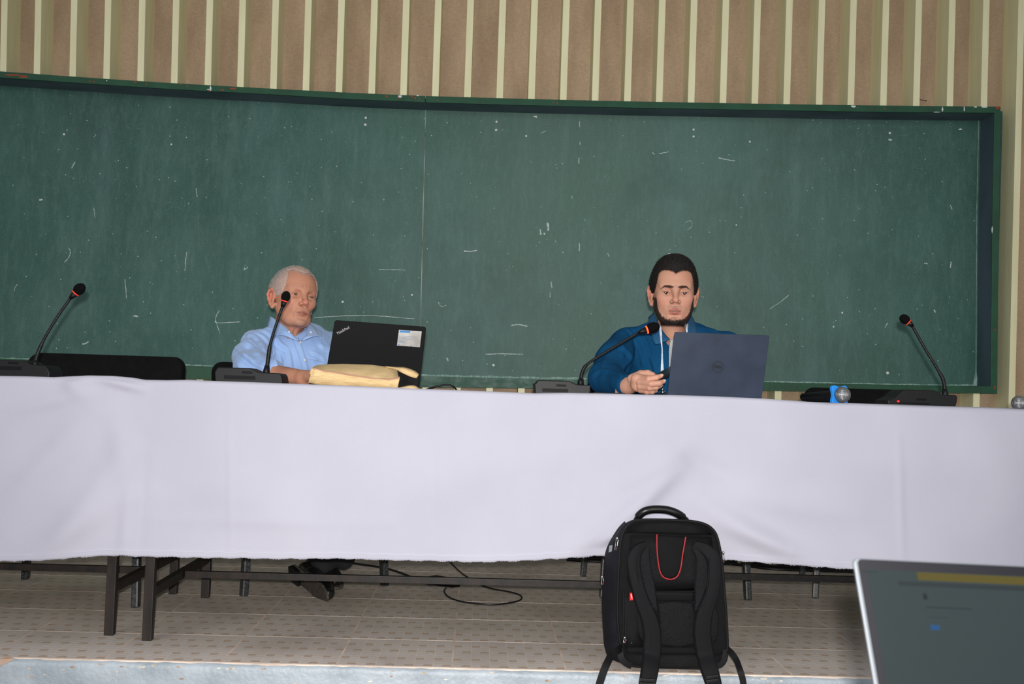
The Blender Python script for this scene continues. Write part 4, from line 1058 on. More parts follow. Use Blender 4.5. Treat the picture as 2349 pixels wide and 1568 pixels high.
# real solid: the back panel (towards the camera) and the body behind it, a bit wider on the left
bodyL = []
for (x, y) in out:
    left = max(0.0, (700 - x) / 430.0)
    bodyL.append((x, y, left))
layers = [(-.006, .90, 0), (-.004, .97, 0), (.0, .995, 0), (.012, 1.0, 0), (.03, 1.0, 1), (.07, .995, 1.0), (.12, .985, .9), (.15, .96, .7), (.165, .88, .4)]
vs = []; fs = []
for (dy, k, wl) in layers:
    for (x, y), (_, _, left) in zip(offs(out, k), bodyL):
        p = cp(x, y, 0)
        vs.append((p[0] - .004 * wl * left, p[1] + dy, max(.003, p[2] * (1 - .30 * max(0, dy)))))
for i in range(len(layers) - 1):
    for k in range(n_):
        k2 = (k + 1) % n_; fs.append((i * n_ + k, i * n_ + k2, (i + 1) * n_ + k2, (i + 1) * n_ + k))
fs.append(tuple(range(n_))[::-1]); fs.append(tuple((len(layers) - 1) * n_ + k for k in range(n_)))
MB().add(vs, fs).build('shell', M_bp, bp, smooth='auto')
# side gusset bulge seen on the left
gl = [(352, 218), (300, 270), (250, 345), (215, 420), (188, 500), (175, 620), (166, 760), (162, 900), (165, 1050), (172, 1180), (180, 1290), (200, 1335), (235, 1362), (300, 1395), (350, 1416)]
gi = [(385, 206), (342, 262), (318, 330), (302, 420), (296, 520), (288, 640), (282, 780), (278, 900), (280, 1050), (290, 1180), (306, 1270), (322, 1330), (345, 1380), (385, 1412), (430, 1430)]
A = [cp(x, y, .085) for x, y in gl]; B = [cp(x, y, .012) for x, y in gi]
A = smooth_path(A, 4); B = smooth_path(B, 4)
A = [np.array([a[0], a[1], max(a[2], .004)]) for a in A]; B = [np.array([a[0], a[1], max(a[2], .004)]) for a in B]
rws = []
for t in np.linspace(0, 1, 7):
    rws.append([a * (1 - t) + b * t + np.array([-.006 * math.sin(PI * t) - .002 * math.sin(i * .8) * math.sin(PI * t), -.010 * math.sin(PI * t), 0]) for i, (a, b) in enumerate(zip(A, B))])
bk = [a + np.array([.004, .07, 0]) for a in A]
MB().grid([bk] + rws).build('side_gusset', mat('charcoal_nylon', (24, 25, 33), .8, spec=.2, c2=(16, 16, 22), nscale=14, bump=.4, bscale=700), bp, smooth=True)
# bindings / piping around the panel edge
loop = [cp(x, y, -.002) for x, y in offs(out, .992)]; loop = [np.array([p[0], p[1], max(p[2], .006)]) for p in loop]
MB().tube(smooth_path(loop + [loop[0]], 2), .0042, 8, cap=False).build('edge_binding', M_trim, bp, smooth=True)
loop = [cp(x + (10 if x < 700 else -12), y + (0 if y > 300 else 8), -.007) for x, y in offs(out, .93)][:18]
def prow(pts, off): return [cp(x, y, off) for x, y in pts]
# top yoke panel
def pad(name, poly, d0, d1, m, k=.9, label=None, parent=bp):
    c = np.mean(np.array(poly), axis=0)
    rings_ = []
    for dy, kk in ((d0, 1.0), (d0 - (d0 - d1) * .55, .985), (d1 + .001, .93), (d1, k), (d1 - .0015, .5)):
        rings_.append([cp(c[0] + (x - c[0]) * kk, c[1] + (y - c[1]) * kk, dy) for x, y in poly])
    mb = MB(); n = len(poly); vs = [p for r in rings_ for p in r] + [cp(c[0], c[1], d1 - .002)]
    fs = []
    for i in range(len(rings_) - 1):
        for j in range(n): fs.append((i * n + j, i * n + (j + 1) % n, (i + 1) * n + (j + 1) % n, (i + 1) * n + j))
    for j in range(n): fs.append(((len(rings_) - 1) * n + j, (len(rings_) - 1) * n + (j + 1) % n, len(vs) - 1))
    return mb.add(vs, fs).build(name, m, parent, smooth=True, **({'label': label} if label else {}))
def cr(poly, n=4):
    q = smooth_path([(x, y, 0) for x, y in poly] + [(poly[0][0], poly[0][1], 0)], n)[:-1]; return [(p[0], p[1]) for p in q]
pad('top_yoke', [(345, 300), (370, 255), (410, 225), (480, 208), (700, 205), (900, 215), (1010, 238), (1060, 270), (1085, 318), (860, 318), (600, 305)], -.004, -.012, M_bp, .95)
pad('mesh_panel', [(380, 310), (600, 310), (1085, 325), (1110, 500), (1120, 790), (600, 790), (385, 780), (350, 700), (362, 480)], -.004, -.010, M_mesh, .96)
pad('mesh_panel', [(600, 312), (850, 330), (840, 500), (800, 640), (760, 680), (700, 692), (650, 660), (620, 560)], -.006, -.020, M_bp, .8)
pad('mesh_panel', [(310, 785), (600, 800), (620, 860), (480, 900), (470, 1200), (520, 1290), (345, 1300), (320, 1200)], -.004, -.009, M_mesh, .95)
pad('lumbar_pad', cr([(612, 880), (910, 880), (935, 1100), (935, 1245), (640, 1245), (630, 1050)], 2), -.004, -.018, M_mesh, .86)
pad('lumbar_pad', cr([(450, 930), (590, 900), (640, 1240), (540, 1238), (470, 1180), (440, 1050)], 2), -.004, -.016, M_mesh, .86)
pad('lumbar_pad', cr([(930, 900), (1100, 900), (1130, 1060), (1110, 1200), (1040, 1240), (940, 1245)], 2), -.004, -.016, M_mesh, .86)
pad('luggage_band', [(590, 790), (925, 795), (925, 870), (600, 868)], -.008, -.022, M_bp, .9)
MB().grid([[cp(595, 808, -.0235), cp(925, 812, -.0235)], [cp(596, 812, -.024), cp(925, 816, -.024)]]).build('seam', M_trim, bp)
pad('luggage_band', [(345, 1260), (500, 1255), (940, 1258), (1160, 1290), (1165, 1315), (940, 1318), (500, 1315), (350, 1312)], -.008, -.020, M_bp, .92)
pad('bottom_panel', [(350, 1320), (1165, 1322), (1160, 1385), (1100, 1425), (800, 1437), (500, 1430), (400, 1405)], -.004, -.012, M_mesh, .93)
# red piping curve
path = smooth_path([cp(x, y, -.0225) for x, y in [(611, 310), (612, 430), (622, 540), (640, 630), (675, 676), (735, 688), (785, 660), (812, 590), (828, 480), (844, 390), (853, 332)]], 5)
MB().tube(path, .0021, 8).build('red_piping', M_red, bp, smooth=True, label='curved red piping line')
# handle
hp = smooth_path([cp(436, 196, .03), cp(462, 152, .025), cp(505, 118, .02), cp(560, 103, .02), cp(625, 100, .02), cp(700, 107, .02), cp(770, 130, .02), cp(820, 160, .025), cp(862, 196, .03)], 5)
MB().tube(hp, [.0085] * 4 + [.0115] * (len(hp) - 8) + [.0085] * 4, 14).build('top_handle', mat('black_rubber', (13, 13, 14), .35, spec=.35), bp, smooth=True)
# shoulder straps
def strap(name, path_px, widths, m, th=.014, off=-.02, edge=True, label=None, bulge=None):
    C_ = smooth_path([cp(x, y, o_) for x, y, o_ in path_px], 6); Wd = np.interp(np.linspace(0, 1, len(C_)), np.linspace(0, 1, len(widths)), widths) / S_ * YB / FPX
    prof = [(-1, .0), (-.96, -.5), (-.8, -.85), (-.4, -1.0), (0, -1.0), (.4, -1.0), (.8, -.85), (.96, -.5), (1, .0), (.8, .3), (0, .4), (-.8, .3), (-1, 0)]
    G = []
    for i, p in enumerate(C_):
        t = C_[min(i + 1, len(C_) - 1)] - C_[max(i - 1, 0)]; t /= np.linalg.norm(t)
        n = np.cross(t, [0, 1, 0]); n /= np.linalg.norm(n); f_ = np.cross(n, t); f_ = f_ if f_[1] > 0 else -f_
        G.append([p + n * (Wd[i] / 2) * a + f_ * th * b for a, b in prof])
    mb = MB().grid(G); k = len(prof)
    mb.add(G[0], [tuple(range(k))]); mb.add(G[-1], [tuple(range(k))])
    return mb.build(name, m, bp, smooth='auto', **({'label': label} if label else {}))
strap('shoulder_strap', [(520, 400, -.012), (450, 440, -.022), (415, 520, -.03), (425, 640, -.034), (452, 760, -.036), (490, 880, -.036), (540, 1000, -.036), (568, 1120, -.036), (572, 1240, -.036), (565, 1330, -.040), (552, 1440, -.066), (530, 1560, -.078), (515, 1640, -.078)],
      [70, 96, 118, 112, 112, 124, 140, 152, 156, 152, 148, 140, 130], M_strap, .012)
strap('shoulder_strap', [(930, 400, -.012), (1010, 430, -.022), (1075, 500, -.03), (1092, 600, -.034), (1085, 740, -.036), (1050, 860, -.036), (1008, 980, -.036), (990, 1100, -.036), (998, 1220, -.036), (1018, 1330, -.040), (1050, 1440, -.066), (1085, 1560, -.078), (1095, 1640, -.078)],
      [70, 96, 118, 112, 112, 124, 142, 152, 152, 150, 146, 136, 130], M_strap, .012)
M_lin = mat('strap_lining', (27, 27, 30), .85, spec=.2, c2=(18, 18, 20), nscale=300, bump=.8, bscale=500)
strap('strap_lining', [(520, 410, -.014), (500, 500, -.020), (510, 620, -.022), (535, 740, -.022), (560, 860, -.024), (605, 945, -.026)], [60, 100, 112, 118, 100, 20], M_lin, .010)
strap('strap_lining', [(925, 410, -.014), (985, 500, -.020), (992, 620, -.022), (985, 740, -.022), (975, 860, -.024), (930, 945, -.026)], [60, 104, 116, 122, 100, 20], M_lin, .010)
def seamline(pts, off, r=.0011, m=None): MB().tube(smooth_path([cp(x, y, off) for x, y in pts], 5), r, 6).build('seam', m or M_trim, bp, smooth=True)
seamline([(455, 470), (440, 580), (455, 700), (490, 820), (530, 960), (555, 1100), (560, 1310)], -.0475)
seamline([(1050, 520), (1048, 640), (1035, 760), (1010, 900), (1000, 960)], -.0475)
seamline([(440, 500), (450, 620), (475, 760), (530, 880), (622, 950)], -.0465, .0016, M_lin)
seamline([(1050, 500), (1045, 640), (1010, 880), (925, 950)], -.0465, .0016, M_lin)
# ladder buckles
for (x0, y0, x1, y1) in ((468, 1532, 600, 1540), (1030, 1515, 1130, 1500)):
    for dy in (0, 34):
        MB().bar(cp(x0, y0 + dy, -.094), cp(x1, y1 + dy, -.094), .010, .007, up=(0, 1, 0), bev=.002).build('strap_buckle', M_blk, bp)
# dangling webbing
def web(path_px, wd, name='webbing_strap'):
    C_ = smooth_path([cp(*q) for q in path_px], 6); G = []
    for i, p in enumerate(C_):
        t = C_[min(i + 1, len(C_) - 1)] - C_[max(i - 1, 0)]; t /= np.linalg.norm(t)
        n = np.cross(t, [0, 1, 0]); n /= np.linalg.norm(n); h_ = wd / 2 / S_ * YB / FPX
        G.append([p - n * h_, p + n * h_, p + n * h_ + np.array([0, .002, 0]), p - n * h_ + np.array([0, .002, 0]), p - n * h_])
    MB().grid(G).build(name, M_trim, bp, smooth='auto')
web([(320, 1262, -.01), (285, 1285, -.03), (235, 1320, -.045), (195, 1390, -.07), (165, 1460, -.082), (135, 1550, -.085), (110, 1640, -.085)], 62)
web([(1195, 1270, .0), (1240, 1310, -.02), (1280, 1370, -.04), (1310, 1450, -.076), (1335, 1540, -.082), (1345, 1640, -.082)], 52)
web([(300, 1270, -.01), (310, 1340, -.015), (345, 1390, -.015), (400, 1420, -.012)], 50, 'webbing_anchor')
web([(1190, 1275, -.004), (1180, 1340, -.01), (1160, 1390, -.012), (1110, 1425, -.012)], 44, 'webbing_anchor')
# zips
def zippull(x, y, L, ang, off):
    a = cp(x, y, off); b = a + np.array([math.sin(ang) * L, 0, -math.cos(ang) * L])
    r_ = .0028
    s = np.array([math.cos(ang), 0, math.sin(ang)]) * r_
    mb = MB().tube([a - s, b - s, b + s, a + s, a - s], .0010, 6).ell(tuple(a + np.array([0, 0, .003])), (.0042, .003, .0045), None, 10, 8)
    z = mb.build('zip_pull', M_zip, bp, smooth=True)
    MB().ell(tuple(b * .85 + a * .15), (.0014, .0012, .0014), None, 8, 6).build('red_bead', M_red, z)
zippull(278, 355, .030, -.12, -.012); zippull(1168, 475, .026, .05, .02); zippull(152, 680, .018, .1, .03); zippull(342, 1190, .010, .0, -.012)
MB().tube([cp(350, 1200, -.014), cp(400, 1224, -.014), cp(420, 1220, -.014)], .001, 6).build('zip_cord', M_trim, bp)
MB().ell(tuple(cp(398, 1224, -.015)), (.0018, .0015, .0018), None, 8, 6).build('red_bead', M_red, bp)
for x in (330, 350): MB().grid([[cp(x, 800, -.0105), cp(x + 5, 800, -.0105)], [cp(x - 6, 1180, -.0105), cp(x - 1, 1180, -.0105)]]).build('zip_line', M_trim, bp)
MB().extrude([cp(384, 803, -.040), cp(402, 803, -.042), cp(412, 862, -.042), cp(384, 866, -.038)], (0, .0015, 0)).build('red_tag', mat('red_tag', (214, 30, 38), .6), bp, label='small red fabric tag')
MB().add([cp(x, y, -.0425) for x, y in ((391, 815), (399, 815), (405, 850), (400, 852))], [(0, 1, 2, 3)]).build('tag_print', M_chip, bp, fixn=False)
MB().extrude([cp(212, 408, .04), cp(238, 400, .04), cp(232, 455, .03), cp(206, 462, .03)], (0, .002, 0)).build('reflective_patch', mat('reflective_grey', (120, 124, 132), .4), bp)
# ================================================================ people: smooth distance-field modelling
class Field:
    """a distance field on a grid; solids are blended in one by one and the surface is meshed at the end"""
    def __init__(s, lo, hi, h):
        s.lo = np.array(lo, float); s.h = h
        s.n = np.ceil((np.array(hi, float) - s.lo) / h).astype(int) + 1
        s.v = np.full(tuple(s.n), 1.0, np.float32)
    def sub(s, lo, hi):
        a = np.clip(np.floor((np.array(lo) - s.lo) / s.h).astype(int), 0, s.n - 1)
        b = np.clip(np.ceil((np.array(hi) - s.lo) / s.h).astype(int) + 1, 0, s.n)
        if np.any(b <= a): return None, None
        ax = [(s.lo[i] + s.h * np.arange(a[i], b[i])).astype(np.float32) for i in range(3)]
        X, Y, Z = np.meshgrid(*ax, indexing='ij', sparse=True)
        return (slice(a[0], b[0]), slice(a[1], b[1]), slice(a[2], b[2])), (X, Y, Z)
    def blend(s, sl, d, k, mode):
        f = s.v[sl]
        if mode == 'add':
            if k > 0:
                hh = np.maximum(k - np.abs(f - d), 0) / k; s.v[sl] = np.minimum(f, d) - hh * hh * k * .25
            else: s.v[sl] = np.minimum(f, d)
        else:
            d = -d
            if k > 0:
                hh = np.maximum(k - np.abs(f - d), 0) / k; s.v[sl] = np.maximum(f, d) + hh * hh * k * .25
            else: s.v[sl] = np.maximum(f, d)
    def cap(s, a, b, ra, rb=None, k=.01, mode='add', flat=None):
        a = np.array(a, float); b = np.array(b, float); rb = ra if rb is None else rb
        m = max(ra, rb) + 2.2 * k + 3 * s.h + (.2 if k == 0 else .006)
        sl, g = s.sub(np.minimum(a, b) - m, np.maximum(a, b) + m)
        if sl is None: return
        X, Y, Z = g; ab = b - a; L2 = max(1e-9, ab.dot(ab))
        t = np.clip(((X - a[0]) * ab[0] + (Y - a[1]) * ab[1] + (Z - a[2]) * ab[2]) / L2, 0, 1)
        dx = X - a[0] - t * ab[0]; dy = Y - a[1] - t * ab[1]; dz = Z - a[2] - t * ab[2]
        if flat is not None:
            ax, kf = flat; ax = np.array(ax, float); ax /= np.linalg.norm(ax)
            q = dx * ax[0] + dy * ax[1] + dz * ax[2]
            dx = dx + q * ax[0] * (kf - 1); dy = dy + q * ax[1] * (kf - 1); dz = dz + q * ax[2] * (kf - 1)
        s.blend(sl, np.sqrt(dx * dx + dy * dy + dz * dz) - (ra + (rb - ra) * t), k, mode)
    def chain(s, pts, rs, k=.006, mode='add'):
        for i in range(len(pts) - 1): s.cap(pts[i], pts[i + 1], rs[i], rs[i + 1], k, mode)
    def ell(s, c, r, k=.01, mode='add', R=None):
        c = np.array(c, float); r = np.array(r, float); m = r.max() + 2.2 * k + 3 * s.h + (.2 if k == 0 else .006)
        sl, g = s.sub(c - m, c + m)
        if sl is None: return
        X, Y, Z = g; x = X - c[0]; y = Y - c[1]; z = Z - c[2]
        if R is not None:
            x, y, z = (x * R[0][0] + y * R[1][0] + z * R[2][0], x * R[0][1] + y * R[1][1] + z * R[2][1], x * R[0][2] + y * R[1][2] + z * R[2][2])
        k0 = np.sqrt((x / r[0]) ** 2 + (y / r[1]) ** 2 + (z / r[2]) ** 2); k1 = np.sqrt((x / r[0] ** 2) ** 2 + (y / r[1] ** 2) ** 2 + (z / r[2] ** 2) ** 2)
        s.blend(sl, k0 * (k0 - 1) / np.maximum(k1, 1e-6), k, mode)
    def bump(s, c, r, amp):
        """push the surface out (amp>0) or in"""
        c = np.array(c, float); r = np.array(r, float) if hasattr(r, '__len__') else np.array([r, r, r], float)
        sl, g = s.sub(c - 2.6 * r, c + 2.6 * r)
        if sl is None: return
        X, Y, Z = g
        s.v[sl] -= amp * np.exp(-(((X - c[0]) / r[0]) ** 2 + ((Y - c[1]) / r[1]) ** 2 + ((Z - c[2]) / r[2]) ** 2))
    def crease(s, a, b, r, amp):
        a = np.array(a, float); b = np.array(b, float)
        sl, g = s.sub(np.minimum(a, b) - 2.5 * r, np.maximum(a, b) + 2.5 * r)
        if sl is None: return
        X, Y, Z = g; ab = b - a; L2 = ab.dot(ab)
        t0 = ((X - a[0]) * ab[0] + (Y - a[1]) * ab[1] + (Z - a[2]) * ab[2]) / L2; t = np.clip(t0, 0, 1)
        d2 = (X - a[0] - t * ab[0]) ** 2 + (Y - a[1] - t * ab[1]) ** 2 + (Z - a[2] - t * ab[2]) ** 2
        s.v[sl] -= amp * np.exp(-d2 / (r * r)) * (.4 + .6 * np.sin(np.clip(t0, 0, 1) * PI))
    def mesh(s):
        v = s.v; S = v < 0
        c = np.zeros(tuple(s.n - 1), np.int8)
        for i in (0, 1):
            for j in (0, 1):
                for k in (0, 1):
                    c += S[i:s.n[0] - 1 + i, j:s.n[1] - 1 + j, k:s.n[2] - 1 + k]
        act = (c > 0) & (c < 8); idx = np.argwhere(act); N = len(idx)
        ID = np.full(act.shape, -1, np.int32); ID[act] = np.arange(N)
        cor = [(i, j, k) for i in (0, 1) for j in (0, 1) for k in (0, 1)]
        val = np.stack([v[idx[:, 0] + i, idx[:, 1] + j, idx[:, 2] + k] for i, j, k in cor], 1).astype(np.float64)
        P_ = np.zeros((N, 3)); cnt = np.zeros(N)
        for a in range(8):
            for b in range(a + 1, 8):
                if sum(abs(cor[a][q] - cor[b][q]) for q in range(3)) != 1: continue
                m = (val[:, a] < 0) != (val[:, b] < 0); t = np.where(m, val[:, a] / np.where(m, val[:, a] - val[:, b], 1), 0)
                pa = np.array(cor[a], float); pb_ = np.array(cor[b], float)
                P_ += m[:, None] * (pa + t[:, None] * (pb_ - pa)); cnt += m
        V = s.lo + s.h * (idx + P_ / cnt[:, None])
        Fs = []
        for d in range(3):
            e, f = (d + 1) % 3, (d + 2) % 3
            sl0 = [slice(1, None)] * 3; sl1 = [slice(1, None)] * 3
            sl0[d] = slice(0, -1); sl1[d] = slice(1, None)
            A = S[tuple(sl0)]; B = S[tuple(sl1)]
            g = np.argwhere(A != B); 
            off = np.ones(3, int); off[d] = 0; g = g + off
            ok = np.all(g < np.array(act.shape), axis=1)
            ok &= (g[:, e] >= 1) & (g[:, f] >= 1); g = g[ok]
            ins = S[g[:, 0], g[:, 1], g[:, 2]]
            def gi(de, df):
                q = g.copy(); q[:, e] += de; q[:, f] += df; return ID[q[:, 0], q[:, 1], q[:, 2]]
            q = np.stack([gi(-1, -1), gi(0, -1), gi(0, 0), gi(-1, 0)], 1)
            q[~ins] = q[~ins][:, ::-1]
            Fs.append(q)
        F_ = np.concatenate(Fs); F_ = F_[np.all(F_ >= 0, axis=1)]
        return V, F_
def vnormals(V, F_):
    a = V[F_[:, 2]] - V[F_[:, 0]]; b = V[F_[:, 3]] - V[F_[:, 1]]; n = np.cross(a, b)
    N = np.zeros_like(V)
    for k in range(4): np.add.at(N, F_[:, k], n)
    return N / (np.linalg.norm(N, axis=1, keepdims=True) + 1e-12)
def join(parts):
    V = []; F_ = []; C_ = []; n = 0
    for v, f, c in parts:
        V.append(v); F_.append(f + n); C_.append(c if len(np.shape(c)) == 2 else np.tile(c, (len(v), 1))); n += len(v)
    return np.concatenate(V), np.concatenate(F_), np.concatenate(C_)
def L3(c): return np.array(lin(c))
def gz(V, c, r):
    c = np.array(c); r = np.array(r) if hasattr(r, '__len__') else np.array([r] * 3)
    return np.exp(-(((V - c) / r) ** 2).sum(1))
def sstep(a, b, x): t = np.clip((x - a) / (b - a), 0, 1); return t * t * (3 - 2 * t)
def segd(V, a, b, sc=(1, 1, 1)):
    a = np.array(a) * sc; b = np.array(b) * sc; W_ = V * np.array(sc); ab = b - a
    t = np.clip(((W_ - a) @ ab) / ab.dot(ab), 0, 1); return np.linalg.norm(W_ - a - t[:, None] * ab, axis=1)
def hsh(V, s, seed=0):
    """smooth noise in 0..1 from a few random waves"""
    r = np.random.RandomState(seed); out = np.zeros(len(V))
    for _ in range(7):
        d = r.normal(size=3); d /= np.linalg.norm(d); out += np.sin((V @ d) * s * r.uniform(.6, 1.7) + r.uniform(0, 6.3))
    return .5 + out / 7

HEAD_MASK = {}
def skull(f, old, t=0.0):
    wS = .0715 if not old else .0735
    f.ell((0, .014, .040), (wS + t, .094 + t, .079 + t), .0)
    f.ell((0, .040, .025), (wS * .93 + t, .068 + t, .07 + t), .03)
    f.ell((0, -.020, .028), (.064 + t, .072 + t, .072 + t), .04)
    return wS
def head(old):
    """local space: eyes at z=0, face towards -y, x to the picture's right"""
    h = .0015
    f = Field((-.105, -.135, -.17), (.105, .125, .14), h)
    wS = skull(f, old)
    f.ell((0, -.030, -.030), (.0585 if not old else .0590, .058, .066), .03)  # face
    f.ell((0, -.036, -.076), (.044 if not old else .040, .046, .036), .03)   # jaw
    f.ell((0, -.076, -.098), (.021, .016, .016), .02)                        # chin
    for s in (-1, 1):
        f.cap((s * (.051 if not old else .045), -.004, -.048), (s * (.034 if not old else .030), -.050, -.088), .0175, .017, .025)   # jaw corner
        f.ell((s * (.040 if not old else .038), -.064, -.022), (.017, .016, .015), .028)           # cheekbone, temple
        f.cap((s * .010, -.088, .020), (s * .042, -.072, .021), .0105, .009, .016)  # brow
        f.ell((s * .031, -.094, -.001), (.0165, .0125, .0115), .012, 'sub')   # socket
        f.ell((s * .0320, -.0740, -.0015), (.0152, .0152, .0140), .005)       # lids over the ball
    # nose
    f.cap((0, -.087, .014), (0, -.108, -.028), .0068, .0094, .014)
    f.ell((0, -.1110, -.0335), (.0098, .0098, .0094), .008)
    for s in (-1, 1):
        f.ell((s * (.0132 if old else .0118), -.0975, -.0375), (.0064 if old else .0068, .0095, .0070), .007)
        f.ell((s * .0070, -.1015, -.0455), (.0036, .0055, .0032), .003, 'sub')
    # mouth
    f.ell((0, -.075, -.064), (.029, .016, .020), .018)
    if old:
        for q in (-1, 1):
            f.cap((q * .025, -.0785, -.0712), (0, -.0900, -.0656), .0026, .0032, .007)
            f.cap((q * .020, -.0800, -.0752), (0, -.0890, -.0748), .0028, .0038, .008)
            f.cap((q * .023, -.0815, -.0713), (0, -.0930, -.0697), .0007, .0012, .0025, 'sub'); f.crease((q * .018, -.085, -.0702), (q * .029, -.077, -.0735), .0022, -.0012)
    else:
        for q in (-1, 1):
            f.cap((q * .0215, -.0800, -.0662), (0, -.0905, -.0632), .0030, .0044, .006)
            f.cap((q * .0170, -.0815, -.0745), (0, -.0895, -.0762), .0036, .0058, .006)
            f.cap((q * .0235, -.0815, -.0683), (0, -.0945, -.0695), .0010, .0024, .003, 'sub')
    f.cap((-.014, -.092, -.0865), (.014, -.092, -.0865), .004, .004, .012, 'sub')
    # ears
    for s in (-1, 1):
        ex = s * (wS + .001 - (.005 if old and s > 0 else 0))
        oc = [(ex - s * .004, -.004, -.026), (ex + s * .002, .006, -.034), (ex + s * .007, .015, -.024), (ex + s * .012, .024, -.004), (ex + s * .015, .027, .014), (ex + s * .013, .020, .027), (ex + s * .008, .008, .031), (ex + s * .001, -.002, .022), (ex - s * .004, -.004, .010)]
        oc = [(x, y, z - .006) for x, y, z in oc]
        f.ell((ex + s * .003, .010, -.005), (.0065, .017, .028), .005)
        f.chain(oc, [.0055, .0072, .0058, .0048, .0046, .0046, .0046, .0042, .004], .004)
        f.ell((ex + s * .008, .008, -.001), (.0042, .0085, .014), .003, 'sub')
        f.cap((ex + s * .0075, .014, -.017), (ex + s * .010, .017, .007), .003, .003, .003)
        f.cap((ex + s * .002, -.003, -.008), (ex + s * .004, -.001, -.001), .0035, .003, .003)
    # neck
    f.cap((0, .024, -.075), (0, .060 if old else .044, -.160), .047 if old else .050, .050, .025)
    f.cap((0, -.008, -.10), (0, .020, -.155), .028, .036, .022)
    if old:
        for s in (-1, 1):
            f.cap((s * .009, -.034, -.112), (s * .011, -.012, -.165), .0055, .005, .008)
            f.cap((s * .045, .015, -.09), (s * .014, -.004, -.175), .010, .008, .014)
            f.crease((s * .019, -.098, -.040), (s * .032, -.080, -.070), .0048, -.0022 if s < 0 else -.0010)
            f.crease((s * .030, -.088, -.018), (s * .050, -.072, -.016), .005, -.0014)
            f.crease((s * .026, -.086, -.092), (s * .034, -.070, -.070), .005, -.0012)
            f.crease((s * .006, -.1, .018), (s * .008, -.098, .038), .0025, -.0012)
            f.bump((s * .048, -.05, -.052), (.018, .026, .022), -.0035)
            f.crease((s * .014, -.092, -.008), (s * .040, -.080, -.016), .004, -.0012)
        for z, w_ in ((.040, .036), (.049, .040), (.058, .034)):
            f.crease((-w_, -.078, z), (0, -.094, z + .003), .0022, -.0009); f.crease((w_, -.078, z), (0, -.094, z + .003), .0022, -.0009)
    else:
        for s in (-1, 1):
            f.crease((s * .019, -.098, -.042), (s * .030, -.082, -.066), .006, -.0014)
            f.bump((s * .042, -.058, -.045), (.02, .02, .02), .004)
            f.crease((s * .016, -.09, -.010), (s * .040, -.08, -.016), .004, -.0008)
    # eye slits: cut the lids, the ball shows behind
    for s in (-1, 1):
        ezo = -.0030 if old else -.0058
        op = .0025 if old else .0020
        f.ell((s * .0320, -.0890, ezo), (.0140, .0095, op), .0010, 'sub')
        f.crease((s * .019, -.0900, ezo + .0066), (s * .044, -.084, ezo + .0058), .0015, -.0009)
    V, F_ = f.mesh()
    # ---- colour
    skin = L3((188, 132, 106)) if old else L3((196, 146, 122))
    C_ = np.tile(skin, (len(V), 1))
    def mixc(c, w_): 
        w_ = np.clip(w_, 0, 1)[:, None]; C_[:] = C_ * (1 - w_) + L3(c) * w_
    mixc((190, 132, 108), .55 * hsh(V, 70, 3) ** 2)
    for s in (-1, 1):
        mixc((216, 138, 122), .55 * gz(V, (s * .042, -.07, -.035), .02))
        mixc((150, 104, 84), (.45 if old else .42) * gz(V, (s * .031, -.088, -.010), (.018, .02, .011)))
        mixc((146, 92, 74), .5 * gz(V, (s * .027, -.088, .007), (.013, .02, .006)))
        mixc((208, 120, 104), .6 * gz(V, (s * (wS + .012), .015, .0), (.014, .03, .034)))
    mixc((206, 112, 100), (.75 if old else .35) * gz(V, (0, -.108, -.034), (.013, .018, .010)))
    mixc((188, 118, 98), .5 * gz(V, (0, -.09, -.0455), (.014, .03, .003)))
    front = sstep(-.060, -.078, V[:, 1])
    lw = np.exp(-((np.abs(V[:, 0]) / (.024 if old else .0215)) ** 6))
    arch = (-.0630 if old else -.0605) + .0018 * np.cos(V[:, 0] / .0085) * (np.abs(V[:, 0]) < .014) - .16 * np.maximum(0, np.abs(V[:, 0]) - .008) 
    lob = (-.0785 if old else -.0825) + .22 * np.maximum(0, np.abs(V[:, 0]) - .006)
    upl = sstep(arch + .0012, arch - .0003, V[:, 2]) * sstep(lob - .001, lob + .001, V[:, 2])
    mixc((166, 88, 80) if not old else (150, 84, 74), .7 * upl * lw * front)
    ml = np.exp(-((V[:, 2] + .0694) / (.0013 if old else .0021)) ** 2) * np.exp(-((np.abs(V[:, 0]) / .021) ** 8)) * front
    mixc((88, 40, 36), ml * .9)
    if not old:
        tw = np.exp(-((V[:, 2] + .0687) / .0009) ** 2) * np.exp(-((np.abs(V[:, 0]) / .0095) ** 6)) * front
        mixc((196, 184, 160), tw * .85)
    # lash line
    ez = -.0030 if old else -.0058
    for s in (-1, 1):
        xx = V[:, 0] - s * .0320
        curve = ez + (.0031 if old else .0026) * np.sqrt(np.clip(1 - (xx / .0145) ** 2, 0, 1))
        mixc((60, 36, 30), (.65 if not old else .45) * np.exp(-((V[:, 2] - curve) / .0012) ** 2) * (np.abs(xx) < .0135) * front)
        mixc((190, 120, 104), .5 * np.exp(-((V[:, 2] - (ez - .0034)) / .0012) ** 2) * (np.abs(xx) < .012) * front)
    n1 = hsh(V, 900, 5)
    if old:
        for s in (-1, 1):
            mixc((156, 116, 96), .35 * np.exp(-(segd(V, (s * .016, -.09, .022), (s * .045, -.08, .021), (1, .3, 1)) / .004) ** 2))
        st = np.maximum(gz(V, (0, -.085, -.103), (.028, .03, .014)), .8 * gz(V, (0, -.1, -.054), (.022, .02, .007)))
        mixc((158, 136, 122), .5 * st * (.5 + .5 * hsh(V, 2600, 15)))
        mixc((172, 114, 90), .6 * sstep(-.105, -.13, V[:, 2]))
        rr = np.random.RandomState(9)
        for _ in range(26):
            p = (rr.uniform(-.06, .06), -.08, rr.uniform(-.03, .085)); mixc((150, 96, 74), .5 * gz(V, p, (.0016, .04, .0016)))
